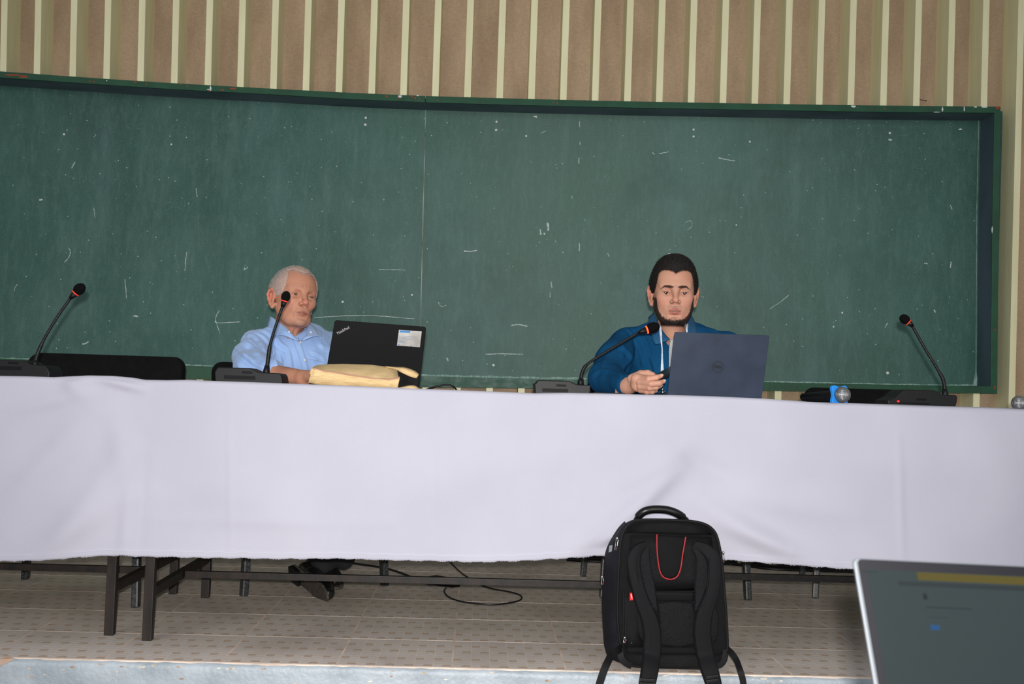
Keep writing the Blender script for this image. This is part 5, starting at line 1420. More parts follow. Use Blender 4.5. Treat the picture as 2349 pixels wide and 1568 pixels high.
        mixc((96, 50, 40), .9 * gz(V, (-.036, -.07, -.042), (.0014, .03, .0014)))
    else:
        for s in (-1, 1):
            q = [(s * .0095, -.09, .0125), (s * .024, -.09, .0145), (s * .037, -.085, .0155), (s * .051, -.07, .0055)]
            d = np.minimum.reduce([segd(V, q[i], q[i + 1], (1, .2, 1)) for i in range(3)])
            thick = np.interp(np.abs(V[:, 0]), [.009, .02, .035, .047], [.0034, .0046, .0036, .0016])
            mixc((38, 26, 24), .92 * sstep(1.25, .75, d / thick) * sstep(-.05, -.06, V[:, 1]))
        mixc((120, 70, 62), .4 * gz(V, (0, -.09, .014), (.010, .03, .006)))
        mus = gz(V, (0, -.095, -.0545), (.024, .03, .0050)); mixc((120, 92, 84), .55 * mus)
        mixc((140, 60, 50), .8 * gz(V, (-.006, -.09, .050), (.0012, .03, .0012)))
        # beard: along the jaw from ear to ear
        jl = np.interp(np.abs(V[:, 0]), [0, .025, .042, .052, .058, .063], [-.0995, -.096, -.085, -.070, -.050, -.02]) + .006 * (n1 - .5)
        be = sstep(jl + .003, jl - .005, V[:, 2]) * sstep(-.122, -.114, V[:, 2]) * sstep(.020, .002, V[:, 1])
        side = (np.abs(V[:, 0]) > .050) * sstep(-.075, -.045, V[:, 2] * -1 - .12) * 0
        sb = sstep(.046, .054, np.abs(V[:, 0])) * sstep(.016, -.002, V[:, 2]) * sstep(-.020, -.012, V[:, 1]) * sstep(.010, .0, V[:, 1]) ; sb = sb * sstep(-.075, -.06, V[:, 2])
        HEAD_MASK['beard'] = ((be > .45) | (sb > .5)) & (np.abs(V[:, 0]) < wS - .002) & (V[:, 1] < -.004)
        er = (np.abs(V[:, 0]) < wS - .002); mixc((30, 23, 22), .95 * be * er * (V[:, 1] < .0)); mixc((40, 30, 28), .85 * sb * (V[:, 2] < .02) * er)
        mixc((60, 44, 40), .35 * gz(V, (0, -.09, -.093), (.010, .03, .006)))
    # grizzled band just outside the hair edge
    AX = np.abs(V[:, 0])
    if old:
        zl = np.interp(AX, [0, .018, .034, .044, .052, .058, .064, .07], [.084, .088, .098, .100, .084, .050, .010, -.004])
        yl = np.interp(V[:, 2], [-.03, -.01, .01, .03, .05, .07, .09], [.004, -.002, -.012, -.020, -.028, -.034, -.045])
    else:
        zl = np.interp(AX, [0, .010, .026, .042, .052, .058, .064, .070], [.0600, .0680, .0730, .0740, .0700, .0600, .024, -.006])
        yl = np.interp(V[:, 2], [-.03, -.01, .01, .03, .05, .07, .09], [.004, -.006, -.014, -.020, -.024, -.030, -.045])
    dc = np.minimum(zl - V[:, 2], yl - V[:, 1]); dc[V[:, 2] < (.0 if old else .015)] = 1
    HEAD_MASK['edge'] = (dc < (.012 if old else .004)) & (dc > -.004) & (AX < wS)
    bl = np.clip(1 - dc / (.016 if old else .005), 0, 1) * (dc < .05)
    mixc((168, 150, 140) if old else (70, 52, 46), (.45 if old else .6) * bl * (AX < wS))
    return V, F_, C_
def hair(old):
    f = Field((-.105, -.12, -.12), (.105, .125, .15), .0018)
    t = .0065 if not old else .0030
    wS = skull(f, old, t)
    if not old:
        f.ell((0, -.01, .090), (.056, .066, .042), .03)
        f.cap((-.0655, .0, .02), (-.066, .0, -.002), .0125, .0105, .012); f.cap((.0655, .0, .02), (.066, .0, -.002), .0125, .0105, .012)
    # cut the face away
    sl, g = f.sub(f.lo, f.lo + f.h * f.n)
    X, Y, Z = g
    AX = np.abs(X)
    if old:
        line = .074 + .10 * np.maximum(0, AX - .020) * 0 + .010 * np.exp(-((AX - .030) / .012) ** 2)    # front hairline height
        cut = np.where(Z < line, 1, 0)
        zl = np.interp(AX.ravel(), [0, .018, .034, .044, .052, .058, .064, .07], [.084, .088, .098, .100, .084, .050, .010, -.004]).reshape(AX.shape)
        yl = np.interp(Z.ravel(), [-.03, -.01, .01, .03, .05, .07, .09], [.004, -.002, -.012, -.020, -.028, -.034, -.045]).reshape(Z.shape)
    else:
        zl = np.interp(AX.ravel(), [0, .010, .026, .042, .052, .058, .064, .070], [.0600, .0680, .0730, .0740, .0700, .0600, .024, -.006]).reshape(AX.shape)
        yl = np.interp(Z.ravel(), [-.03, -.01, .01, .03, .05, .07, .09], [.004, -.006, -.014, -.020, -.024, -.030, -.045]).reshape(Z.shape)
    wav = .0009 * np.sin(X * 500) + .0006 * np.sin(X * 1300 + Z * 300) + .0006 * np.sin(Z * 900)
    facecut = np.minimum((zl + wav) - Z, .012 - Y) * np.ones_like(f.v)       # inside region of the face (positive below the hairline, in front)
    front = ((zl + wav - Z) > 0) & (Y < yl)
    dcut = np.minimum(zl + wav - Z, yl - Y)
    f.v = np.maximum(f.v, dcut.astype(np.float32) * .8)
    # below the nape, and behind the ears
    nz = np.where(Y > .03, -.062 - .0 * Y, -.03)
    f.v = np.maximum(f.v, (nz - Z).astype(np.float32) * np.ones_like(f.v))
    for s in (-1, 1):
        f.ell((s * (wS + .004), .008, -.006), (.016, .018, .031 if not old else .033), .004, 'sub')
        f.cap((s * (wS + .004), .004, -.05), (s * (wS), .008, -.02), .018, .018, .0, 'sub')
    V, F_ = f.mesh()
    N = vnormals(V, F_)
    V = V + N * ((hsh(V, 700, 2) - .5) * (.0006 if old else .0014))[:, None]
    n1 = hsh(V, 500, 7)
    if old:
        base = L3((178, 172, 168)); dark = L3((136, 122, 114)); pink = L3((206, 164, 146))
        C_ = np.tile(base, (len(V), 1)); w_ = (n1 * .5)[:, None]; C_ = C_ * (1 - w_) + dark * w_
        top = sstep(.095, .120, V[:, 2])[:, None] * .45; C_ = C_ * (1 - top) + dark * top
        side = (sstep(.10, .02, V[:, 2]) * .30)[:, None]; C_ = C_ * (1 - side) + pink * side
        fr = (sstep(.0, -.06, V[:, 1]) * .45)[:, None]; C_ = C_ * (1 - fr) + pink * fr
    else:
        C_ = np.tile(L3((26, 21, 20)), (len(V), 1)) * (.7 + .6 * n1)[:, None]
    return V, F_, C_, N
def strands(V, N, C_, n, L, w_, down, seed, mask=None):
    r = np.random.RandomState(seed); idx = np.arange(len(V)) if mask is None else np.where(mask)[0]
    idx = r.choice(idx, n); p = V[idx]; nn = N[idx]
    d = nn * .55 + np.array(down) * .6 + r.normal(size=(n, 3)) * .25; d /= np.linalg.norm(d, axis=1, keepdims=True)
    s = np.cross(d, nn + 1e-3); s /= (np.linalg.norm(s, axis=1, keepdims=True) + 1e-9)
    LL = (L * r.uniform(.6, 1.25, n))[:, None]
    a = p - s * w_ - nn * .0005; b = p + s * w_ - nn * .0005; c = p + d * LL
    VV = np.stack([a, b, c], 1).reshape(-1, 3); FF = np.arange(n * 3).reshape(-1, 3)
    cc = np.repeat(C_[idx] * r.uniform(.6, 1.35, (n, 1)), 3, axis=0)
    return VV, FF, cc

def hand_chain(f, wrist, palm_c, knuckles, fingers, k=.0045):
    """palm and five fingers; every finger is its own chain of joints"""
    wrist = np.array(wrist); 
    for kn in knuckles: f.cap(np.array(palm_c) * .35 + wrist * .65, kn, .0165, .0108, .010)
    f.ell(palm_c, (.026, .022, .022), .012)
    for pts, rs_ in fingers: f.chain(pts, rs_, k)
def nails(pts_dirs):
    mb = MB()
    for p, d, n, w_ in pts_dirs:
        d = Vector(d).normalized(); n = Vector(n).normalized(); s = d.cross(n).normalized()
        R = Matrix((s, d, n)).transposed()
        mb.ell(tuple(p), (w_, w_ * 1.35, .0011), R, 12, 8)
    return mb
M_skin = mat('skin', (210, 160, 136), .55, attr='Col', bump=.2, bscale=900, spec=.35)
M_hairm = mat('hair', (30, 24, 22), .6, attr='Col', bump=.5, bscale=900, spec=.3)
M_eye = mat('eye_white', (168, 150, 142), .15)
M_iris_o = mat('grey_iris', (84, 78, 66), .1); M_iris_y = mat('brown_iris', (48, 26, 20), .1); M_pup = mat('pupil', (8, 8, 8), .05)

def cloth_folds(V, N, folds):
    # long soft creases: ridge with a valley beside it, laid out along lines over the side of the garment turned to the hall
    c = (V - CP) @ MC; px = 1174.5 + FPX * c[:, 0] / -c[:, 2]; py = 784 - FPX * c[:, 1] / -c[:, 2]
    facing = np.clip(-(N * (V - CP)).sum(1) / np.linalg.norm(V - CP, axis=1) * 2, 0, 1)
    disp = np.zeros(len(V))
    for pts, w_, am in folds:
        q = np.array([p[:2] for p in smooth_path([(x, y, 0) for x, y in pts], 6)]); best = np.full(len(V), 1e9); sg = np.zeros(len(V)); tt = np.zeros(len(V))
        for i in range(len(q) - 1):
            a = q[i]; ab = q[i + 1] - a; L2 = ab @ ab; t = np.clip(((px - a[0]) * ab[0] + (py - a[1]) * ab[1]) / L2, 0, 1)
            dx = px - a[0] - t * ab[0]; dy = py - a[1] - t * ab[1]; dd = np.hypot(dx, dy); m = dd < best
            best[m] = dd[m]; sg[m] = np.sign(ab[0] * dy - ab[1] * dx)[m]; tt[m] = ((i + t) / (len(q) - 1))[m]
        sd = best * sg; env = np.sin(np.clip(tt, 0, 1) * PI) ** .6
        disp += am * env * (np.exp(-(sd / w_) ** 2) - .75 * np.exp(-((sd - 1.9 * w_) / (1.2 * w_)) ** 2))
    return V + N * (disp * facing)[:, None]
def place_head(old, centre, scale, yaw, pitch, roll):
    R = Matrix.Rotation(roll, 3, 'Y') @ Matrix.Rotation(yaw, 3, 'Z') @ Matrix.Rotation(pitch, 3, 'X')
    R = np.array(R) * scale; c = np.array(centre)
    return lambda v: (np.asarray(v) @ R.T) + c
def eyes(tf, parent, scale, iris, gaze, ez=0.0):
    for s in (-1, 1):
        c = np.array((s * .0320, -.0742, -.0015 + ez))
        MB().ell(tuple(tf(c)), (.0124 * scale,) * 3, None, 24, 16).build('eyeball', M_eye, parent, smooth=True)
        d = np.array(gaze, float); d /= np.linalg.norm(d)
        dw = tf(c + d) - tf(c); dw /= np.linalg.norm(dw); Rm = Vector(dw).to_track_quat('Z', 'Y').to_matrix()
        p = tf(c) + dw * .0107 * scale
        e = MB().ell(tuple(p), (.0068 * scale, .0068 * scale, .0024 * scale), Rm, 20, 10).build('iris', iris, parent, smooth=True)
        MB().ell(tuple(p + dw * .0012), (.0026 * scale, .0026 * scale, .0015 * scale), Rm, 14, 8).build('pupil', M_pup, parent, smooth=True)

# ---------------------------------------------------------------- grey-haired man
old = thing('person', 'grey-haired man in a light blue shirt sitting behind the black laptop, eyes lowered', 'person', (P(655, 800, 4.3)[0], 4.30, 0))
hc = P(673, 686, 4.16); sc1 = 1.045
tf = place_head(True, hc, sc1, math.radians(33), math.radians(-11), math.radians(7))
hV, hF, hC = head(True); hV = tf(hV); EDGE_O = HEAD_MASK['edge']
YT = 4.21
def o_(x, y, Y=YT): return P(x, y, Y)
shR = o_(588, 792, 4.12); shL = o_(792, 800, 4.35); neck = o_(674, 764, 4.205)
elR = o_(577, 876, 3.92); elR[2] = .82; wrR = o_(700, 871, 3.74); wrR[2] = .80
elL = o_(850, 878, 4.22); elL[2] = .80; wrL = o_(812, 872, 3.93); wrL[2] = .812
hip = np.array([-.74, 4.34, .50]); chest = np.array([o_(668, 830)[0], 4.235, .86])
# body under the clothes + legs, one skin surface
fb = Field((-1.35, 3.35, 0.02), (-.15, 4.75, 1.10), .011)
fb.cap(hip, chest, .105, .115, .04); fb.cap(shR, shL, .045, .045, .05); fb.cap(chest, neck + np.array([0, .01, -.01]), .072, .046, .03)
fb.chain([shR, elR], [.040, .034], .02); fb.chain([shL, elL], [.040, .034], .02)
kneeR = np.array([-.62, 3.93, .50]); kneeL = np.array([-.45, 4.05, .50]); anR = np.array([-.56, 4.16, .10]); anL = np.array([-.50, 4.22, .11])
fb.chain([hip + np.array([-.08, 0, 0]), kneeR, anR], [.07, .05, .035], .03); fb.chain([hip + np.array([.08, 0, 0]), kneeL, anL], [.07, .05, .035], .03)
bV, bF = fb.mesh()
skin1 = L3((188, 132, 106))
def arm_hand(el, wr, fingers_dir, lo_pad=.12, thumb_side=1, curl=.35, length=.185, down=(0, 0, -1)):
    """forearm and a relaxed hand resting on the table, five fingers"""
    d = np.array(fingers_dir, float); d /= np.linalg.norm(d); dn = np.array(down, float); sd = np.cross(d, dn); sd /= np.linalg.norm(sd); sd *= thumb_side
    palm = wr + d * .045; kn = [wr + d * (.088 - .004 * abs(i - 1)) + sd * (.030 - .020 * i) + dn * (-.002) for i in range(4)]
    lo_ = np.minimum.reduce([el, wr, palm + d * .12, palm - d * .05]) - .07; hi_ = np.maximum.reduce([el, wr, palm + d * .12, palm - d * .05]) + .07
    f = Field(lo_, hi_, .0022)
    f.cap(el, wr, .040, .0255, .02); f.cap(wr - d * .01, wr + d * .02, .024, .025, .01)
    for q in kn: f.cap(wr + d * .02 + (q - wr - d * .088) * .5, q, .0165, .0100, .012)
    LEN = [.072, .080, .074, .058]
    for i, q in enumerate(kn):
        L = LEN[i]; a1, a2, a3 = curl * .6, curl * 1.3, curl * 1.8
        p1 = q + (d * math.cos(a1) + dn * math.sin(a1)) * L * .45; p2 = p1 + (d * math.cos(a2) + dn * math.sin(a2)) * L * .31; p3 = p2 + (d * math.cos(a3) + dn * math.sin(a3)) * L * .24
        f.chain([q, p1, p2, p3], [.0095, .0085, .0078, .0066], .003)
    t0 = wr + d * .022 + sd * .022; t1 = wr + d * .050 + sd * .046 + dn * .006; t2 = t1 + (d * .9 + sd * .25) * .030; t3 = t2 + (d * .98) * .024
    f.chain([t0, t1, t2, t3], [.015, .0115, .0098, .008], .006)
    return f
fa = arm_hand(elR, wrR, (.92, -.30, .02), thumb_side=-1)
aV, aF = fa.mesh()
fa2 = arm_hand(elL, wrL, (-.55, -.8, .0), thumb_side=1)
aV2, aF2 = fa2.mesh()
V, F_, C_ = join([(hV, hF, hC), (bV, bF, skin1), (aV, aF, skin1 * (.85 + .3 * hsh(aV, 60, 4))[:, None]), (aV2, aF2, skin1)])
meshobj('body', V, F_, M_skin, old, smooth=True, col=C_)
eyes(tf, old, sc1, M_iris_o, (.10, -1, -.02), -.002)
V, F_, C_, N = hair(True); V = tf(V); N = N @ (np.array(tf(np.eye(3))) - tf(np.zeros((3, 3))))/ sc1
hm_ = meshobj('hair', V, F_, M_hairm, old, smooth=True, col=C_, label='short grey cropped hair')
sv, sf_, scol = strands(V, N, C_ * 1.05, 14000, .0034, .00035, (0, -.5, .75), 3, N[:, 2] > -.3)
meshobj('hair_strands', sv, sf_, M_hairm, hm_, col=scol, kind='stuff')
sv, sf_, scol = strands(hV, vnormals(hV, hF), np.tile(L3((176, 166, 158)), (len(hV), 1)), 2600, .0034, .0003, (0, -.4, .5), 13, EDGE_O)
meshobj('hair_strands', sv, sf_, M_hairm, hm_, col=scol, kind='stuff')

# shirt
M_shirt = mat('light_blue_cotton', (154, 184, 228), .75, c2=(146, 176, 222), nscale=5, bump=.15, bscale=900, sheen=.2)
fs_ = Field((-1.38, 3.6, .42), (-.12, 4.68, 1.13), .005)
fs_.cap(np.array([-.74, 4.34, .52]), np.array([chest[0] + .0, 4.28, .66]), .150, .145, .05)
fs_.cap(np.array([chest[0], 4.28, .66]), chest, .145, .140, .06)
fs_.cap(shR + np.array([.02, 0, -.01]), shL, .056, .055, .06)
fs_.ell(chest + np.array([0, .0, .03]), (.165, .115, .13), .05)
fs_.cap(neck + np.array([-.03, 0, -.022]), shR + np.array([.01, 0, .012]), .038, .044, .035); fs_.cap(neck + np.array([.03, .02, -.03]), shL + np.array([-.02, 0, .015]), .045, .046, .04)
mid = elR * .35 + shR * .65
fs_.chain([shR + np.array([-.004, 0, .0]), elR * .5 + shR * .5 + np.array([-.006, 0, 0]), elR + np.array([0, 0, .010])], [.058, .060, .062], .03)
cuffR = elR * .66 + wrR * .34
fs_.chain([elR + np.array([0, 0, .008]), cuffR + np.array([0, 0, .004])], [.064, .050], .02)
fs_.chain([shL, elL + np.array([0, 0, .01])], [.062, .058], .03); fs_.chain([elL + np.array([0, 0, .01]), elL * .4 + wrL * .6], [.056, .048], .02)
# the neck opening
fs_.cap(neck + np.array([0, .008, -.040]), chest + np.array([0, 0, .05]), .070, .115, .05)
fs_.cap(P(688, 779, 4.09), P(684, 748, 4.12), .005, .029, .004, 'sub'); fs_.cap(P(684, 748, 4.12), neck + np.array([0, 0, .07]), .029, .058, .006, 'sub'); fs_.cap(neck + np.array([0.006, -.02, .035]), neck + np.array([0, 0, .14]), .050, .06, .006, 'sub')
# folds
def fr(x, y, Y): return P(x, y, Y)
for (x0, y0, Y0, x1, y1, Y1, r, a) in [
    (556, 765, 4.10, 602, 850, 4.02, .012, -.007), (566, 748, 4.14, 612, 800, 4.12, .010, -.006), (548, 790, 4.06, 580, 868, 3.94, .012, .006), (600, 790, 4.13, 640, 862, 4.12, .012, .008),
    (585, 742, 4.15, 640, 772, 4.13, .008, -.004), (612, 800, 4.14, 660, 870, 4.13, .012, -.007), (640, 800, 4.14, 684, 850, 4.14, .012, .005), (706, 812, 4.16, 755, 860, 4.2, .010, -.007),
    (716, 850, 4.16, 760, 838, 4.2, .010, .008), (724, 800, 4.17, 770, 790, 4.24, .009, -.005), (735, 780, 4.2, 775, 806, 4.25, .008, .005), (540, 780, 4.12, 546, 860, 3.98, .010, -.005),
    (640, 868, 4.1, 700, 858, 4.14, .012, .008), (560, 870, 3.90, 625, 868, 3.86, .010, -.006), (575, 850, 3.93, 640, 862, 3.88, .009, .006), (604, 770, 4.14, 620, 840, 4.12, .006, .004)]:
    fs_.crease(fr(x0, y0, Y0 - .01), fr(x1, y1, Y1 - .01), r * .8, a * 2.3)
V, F_ = fs_.mesh()
N = vnormals(V, F_); V = V + N * ((hsh(V, 38, 21) - .5) * .012 + (hsh(V * np.array([1.4, 1, .5]), 110, 8) - .5) * .0035)[:, None] * np.clip(1 - gz(V, cuffR, .05) * 1.2 - gz(V, neck, .09), 0, 1)[:, None]
V = cloth_folds(V, vnormals(V, F_), [
    ([(573, 762), (596, 779), (606, 796), (614, 812)], 3.5, .006), ([(536, 776), (562, 783), (592, 808), (607, 825)], 4.5, .008), ([(534, 791), (561, 813), (585, 830)], 4.5, .008), ([(546, 806), (580, 832), (612, 846)], 4, .006),
    ([(540, 830), (560, 852), (600, 868)], 4, .006), ([(636, 773), (643, 788), (664, 803)], 4.5, .008), ([(647, 803), (652, 825), (653, 850)], 4.5, .007), ([(668, 800), (673, 820), (677, 850)], 4, -.006), ([(622, 790), (628, 820), (640, 856)], 5, .008),
    ([(706, 818), (733, 826), (756, 834)], 3.5, .008), ([(711, 806), (728, 812), (745, 822)], 3.5, .006), ([(716, 846), (735, 838), (756, 840)], 3.5, .007), ([(732, 786), (745, 797), (763, 798)], 4, .005), ([(710, 860), (730, 850), (752, 852)], 3.5, .005),
    ([(585, 750), (609, 759), (626, 773)], 3.5, .003), ([(570, 756), (606, 772), (618, 790)], 3.5, .0035), ([(552, 762), (580, 770), (600, 790)], 3.5, .006), ([(545, 770), (570, 776), (598, 800)], 2.5, .004)])
shirt = meshobj('shirt', V, F_, M_shirt, old, smooth=True)
def surf_front(V, F_, px, py):
    """depth of the cloth's front at a photo pixel (nearest vertex along the ray)"""
    d = ray(px, py); d = d / np.linalg.norm(d); w_ = V - CP; t = w_ @ d; dist = np.linalg.norm(w_ - t[:, None] * d, axis=1)
    m = dist < .009
    if not m.any(): return None
    return CP + d * t[m].min()
def on_surf(V, F_, pts, off=.003):
    out = []; last = None
    for x, y in pts:
        p = surf_front(V, F_, x, y)
        if p is None: p = P(x, y, last) if last else P(x, y, YT - .12)
        last = p[1]; d = ray(x, y); d /= np.linalg.norm(d); out.append(p - d * off)
    return out
def sheet(poly_rows, m, parent, name, V, F_, off=.003, th=.0012, extra=None, **kw):
    G = [on_surf(V, F_, r, off if not extra else extra[i]) for i, r in enumerate(poly_rows)]
    o = MB().grid(G).build(name, m, parent, smooth=True, fixn=False, **kw)
    s_ = o.modifiers.new('t', 'SOLIDIFY'); s_.thickness = th; s_.offset = 0
    return o
# placket
pl_ = [(678, 774), (684, 790), (690, 808), (696, 828), (700, 846), (702, 866), (703, 878)]
q = smooth_path([(x, y, 0) for x, y in pl_], 4)
sheet([[(p[0] - 7.5, p[1]) for p in q], [(p[0] - 2, p[1]) for p in q], [(p[0] + 3, p[1]) for p in q], [(p[0] + 7.5, p[1]) for p in q]], M_shirt, shirt, 'placket', V, F_, .0035)
M_btn = mat('pearl_button', (206, 204, 206), .3)
for x, y in [(688.5, 784.5), (698.5, 825.5)]:
    p = on_surf(V, F_, [(x, y)], .0065)[0]; MB().ell(tuple(p), (.0052, .0022, .0052), None, 14, 8).build('button', M_btn, shirt, smooth=True)
# collar, two folded leaves and the stand
def leaf(outline_top, outline_bot, Yt, Yb_, name, parent, m, sag=.006, th=.0016):
    n = 14
    A = rs(outline_top, n); B = rs(outline_bot, n); ya = np.interp(np.linspace(0, 1, n), np.linspace(0, 1, len(Yt)), Yt); yb = np.interp(np.linspace(0, 1, n), np.linspace(0, 1, len(Yb_)), Yb_)
    G = []
    for t in np.linspace(0, 1, 6):
        G.append([P(a[0] * (1 - t) + b[0] * t, a[1] * (1 - t) + b[1] * t, y1 * (1 - t) + y2 * t - sag * math.sin(PI * t)) for a, b, y1, y2 in zip(A, B, ya, yb)])
    o = MB().grid(G).build(name, m, parent, smooth=True, fixn=False)
    s_ = o.modifiers.new('t', 'SOLIDIFY'); s_.thickness = th; s_.offset = 0
    return o
leaf([(619, 724), (633, 733), (648, 744), (660, 753), (670, 764), (679, 777), (687, 781)], [(612, 748), (622, 758), (631, 768), (640, 764), (652, 760), (668, 768), (686, 779)], [4.168, 4.128, 4.088, 4.068, 4.053, 4.048, 4.058], [4.188, 4.138, 4.078, 4.048, 4.048, 4.048, 4.058], 'collar_leaf', shirt, M_shirt)
leaf([(631, 768), (640, 763), (655, 757), (663, 763), (673, 774), (686, 781)], [(632, 770), (645, 768), (660, 773), (672, 778), (686, 782), (688, 784)], [4.078, 4.063, 4.048, 4.048, 4.048, 4.058], [4.073, 4.058, 4.043, 4.043, 4.048, 4.058], 'collar_leaf', shirt, M_shirt, .003)
leaf([(703, 742), (706, 748), (706, 758), (704, 766), (698, 773), (690, 781)], [(712, 742), (720, 750), (728, 760), (733, 771), (722, 770), (702, 779)], [4.168, 4.138, 4.108, 4.088, 4.068, 4.068], [4.188, 4.168, 4.138, 4.098, 4.078, 4.068], 'collar_leaf', shirt, M_shirt)
leaf([(710, 741), (719, 750), (727, 760), (730, 768)], [(713, 741), (724, 750), (738, 762), (737, 778)], [4.21, 4.18, 4.15, 4.11], [4.22, 4.2, 4.18, 4.1], 'collar_leaf', shirt, M_shirt, .003)
for x, y, Y in [(663, 761, 4.085), (713, 762, 4.14)]:
    MB().ell(tuple(P(x, y, Y - .056)), (.0042, .002, .0042), None, 12, 8).build('button', M_btn, shirt, smooth=True)
# trousers and shoes
M_trou = mat('black_trousers', (24, 24, 28), .8, bump=.2, bscale=600)
ft = Field((-1.05, 3.78, .03), (-.25, 4.6, .62), .008)
ft.ell(hip, (.17, .15, .09), .03)
ft.chain([hip + np.array([-.08, 0, -.0]), kneeR + np.array([0, 0, .0])], [.085, .068], .03); ft.chain([hip + np.array([.08, 0, 0]), kneeL], [.085, .068], .03)
ft.chain([kneeR, anR + np.array([0, 0, .02])], [.066, .056], .03); ft.chain([kneeL, anL + np.array([0, 0, .02])], [.066, .054], .03)
V2, F2 = ft.mesh(); N2 = vnormals(V2, F2); V2 = V2 + N2 * ((hsh(V2, 50, 12) - .5) * .008)[:, None]
meshobj('trousers', V2, F2, M_trou, old, smooth=True)
M_shoe = mat('black_leather', (18, 18, 20), .28, coat=.3, bump=.1, bscale=200); M_sole = mat('worn_sole', (74, 64, 56), .8, c2=(50, 44, 40), nscale=60, bump=.6, bscale=150)
def shoe(heel, toe, tilt_n, label):
    """heel and toe points of the sole, tilt_n: the sole's normal (down)"""
    heel = np.array(heel, float); toe = np.array(toe, float); d = toe - heel; L = np.linalg.norm(d); d /= L
    n = np.array(tilt_n, float); n -= d * n.dot(d); n /= np.linalg.norm(n); s = np.cross(d, n)
    def q(u, v, w_): return heel + d * u * L + s * v - n * w_
    f = Field(np.minimum(heel, toe) - .14, np.maximum(heel, toe) + .14, .003)
    f.chain([q(.12, 0, .040), q(.35, 0, .038), q(.62, 0, .030), q(.86, 0, .022)], [.034, .034, .036, .026], .02)
    f.cap(q(.16, 0, .05), q(.20, 0, .115), .034, .036, .02)
    f.ell(q(.70, .003, .022), (.042, .042, .026), .02)
    f.crease(q(.55, -.05, .06), q(.55, .05, .06), .006, -.003)
    # flat underneath
    sl, g = f.sub(f.lo, f.lo + f.h * f.n); X, Y, Z = g
    pl2 = (X - q(0, 0, .008)[0]) * n[0] + (Y - q(0, 0, .008)[1]) * n[1] + (Z - q(0, 0, .008)[2]) * n[2]
    f.v = np.maximum(f.v, pl2.astype(np.float32)); V_, F__ = f.mesh()
    sh = thing_child('shoe', old, heel); meshobj('shoe_upper', V_, F__, M_shoe, sh, smooth=True)
    out_ = [(.0, -.020), (.0, .020), (.06, .032), (.3, .030), (.5, .033), (.7, .043), (.85, .038), (.96, .022), (1.0, .0), (.97, -.020), (.86, -.036), (.7, -.042), (.5, -.031), (.3, -.030), (.06, -.032)]
    MB().extrude([q(u, v, .009) for u, v in out_], n * .009).build('sole', M_sole, sh, bevel=.002)
    MB().extrude([q(u, v, .0) for u, v in [(.0, -.024), (.0, .024), (.06, .032), (.26, .030), (.26, -.030), (.06, -.032)]], n * .016).build('heel', M_blk, sh, bevel=.002)
    return sh
def thing_child(name, parent, loc):
    e = bpy.data.objects.new(name, None); COL.objects.link(e); e.parent = parent; e.empty_display_size = .03
    e.location = Vector([float(v) for v in loc]) - origin_of(parent); return e
s1 = shoe(P(670, 1309, 4.17), FL(751, 1373, .012), (-.70, -.70, -.25), '')
s2 = shoe(P(716, 1302, 4.36), FL(776, 1352, .022), (.05, .1, -1), '')
# ---------------------------------------------------------------- dark-haired man
yg = thing('person', 'dark-haired bearded man in a blue polo sitting behind the slate blue laptop, holding a phone', 'person', (P(1546, 800, 4.3)[0], 4.30, 0))
hc = P(1545, 672, 3.96); sc2 = 1.055
tf2 = place_head(False, hc, sc2, math.radians(-6), math.radians(1), math.radians(0.5))
hV, hF, hC = head(False); hV = tf2(hV); EDGE_Y = HEAD_MASK['edge']
neck = P(1549, 760, 4.02); shR = P(1432, 795, 4.09); shL = P(1668, 802, 4.10)
elR = P(1385, 888, 3.86); elR[2] = .832; wrR = P(1442, 884, 3.63)
elL = P(1712, 885, 3.92); elL[2] = .83; wrL = P(1640, 880, 3.66); wrL[2] = .815
hip = np.array([.775, 4.38, .51]); chest = np.array([P(1546, 840, 4.1)[0], 4.14, .87])
fb = Field((.25, 3.3, .02), (1.35, 4.75, 1.12), .011)
fb.cap(hip, chest, .105, .12, .04); fb.cap(shR, shL, .045, .045, .05); fb.cap(chest + np.array([0, 0, .02]), neck + np.array([0, .0, 0]), .075, .048, .03)
fb.chain([shR, elR], [.045, .038], .02); fb.chain([shL, elL], [.045, .038], .02)
fb.chain([elR, wrR], [.036, .024], .01)
kn1 = np.array([.64, 3.93, .52]); kn2 = np.array([.88, 3.95, .52]); an1 = np.array([.63, 4.10, .10]); an2 = np.array([.79, 4.12, .10])
fb.chain([hip + np.array([-.08, 0, 0]), kn1, an1], [.075, .055, .036], .03); fb.chain([hip + np.array([.08, 0, 0]), kn2, an2], [.075, .055, .036], .03)
bV, bF = fb.mesh()
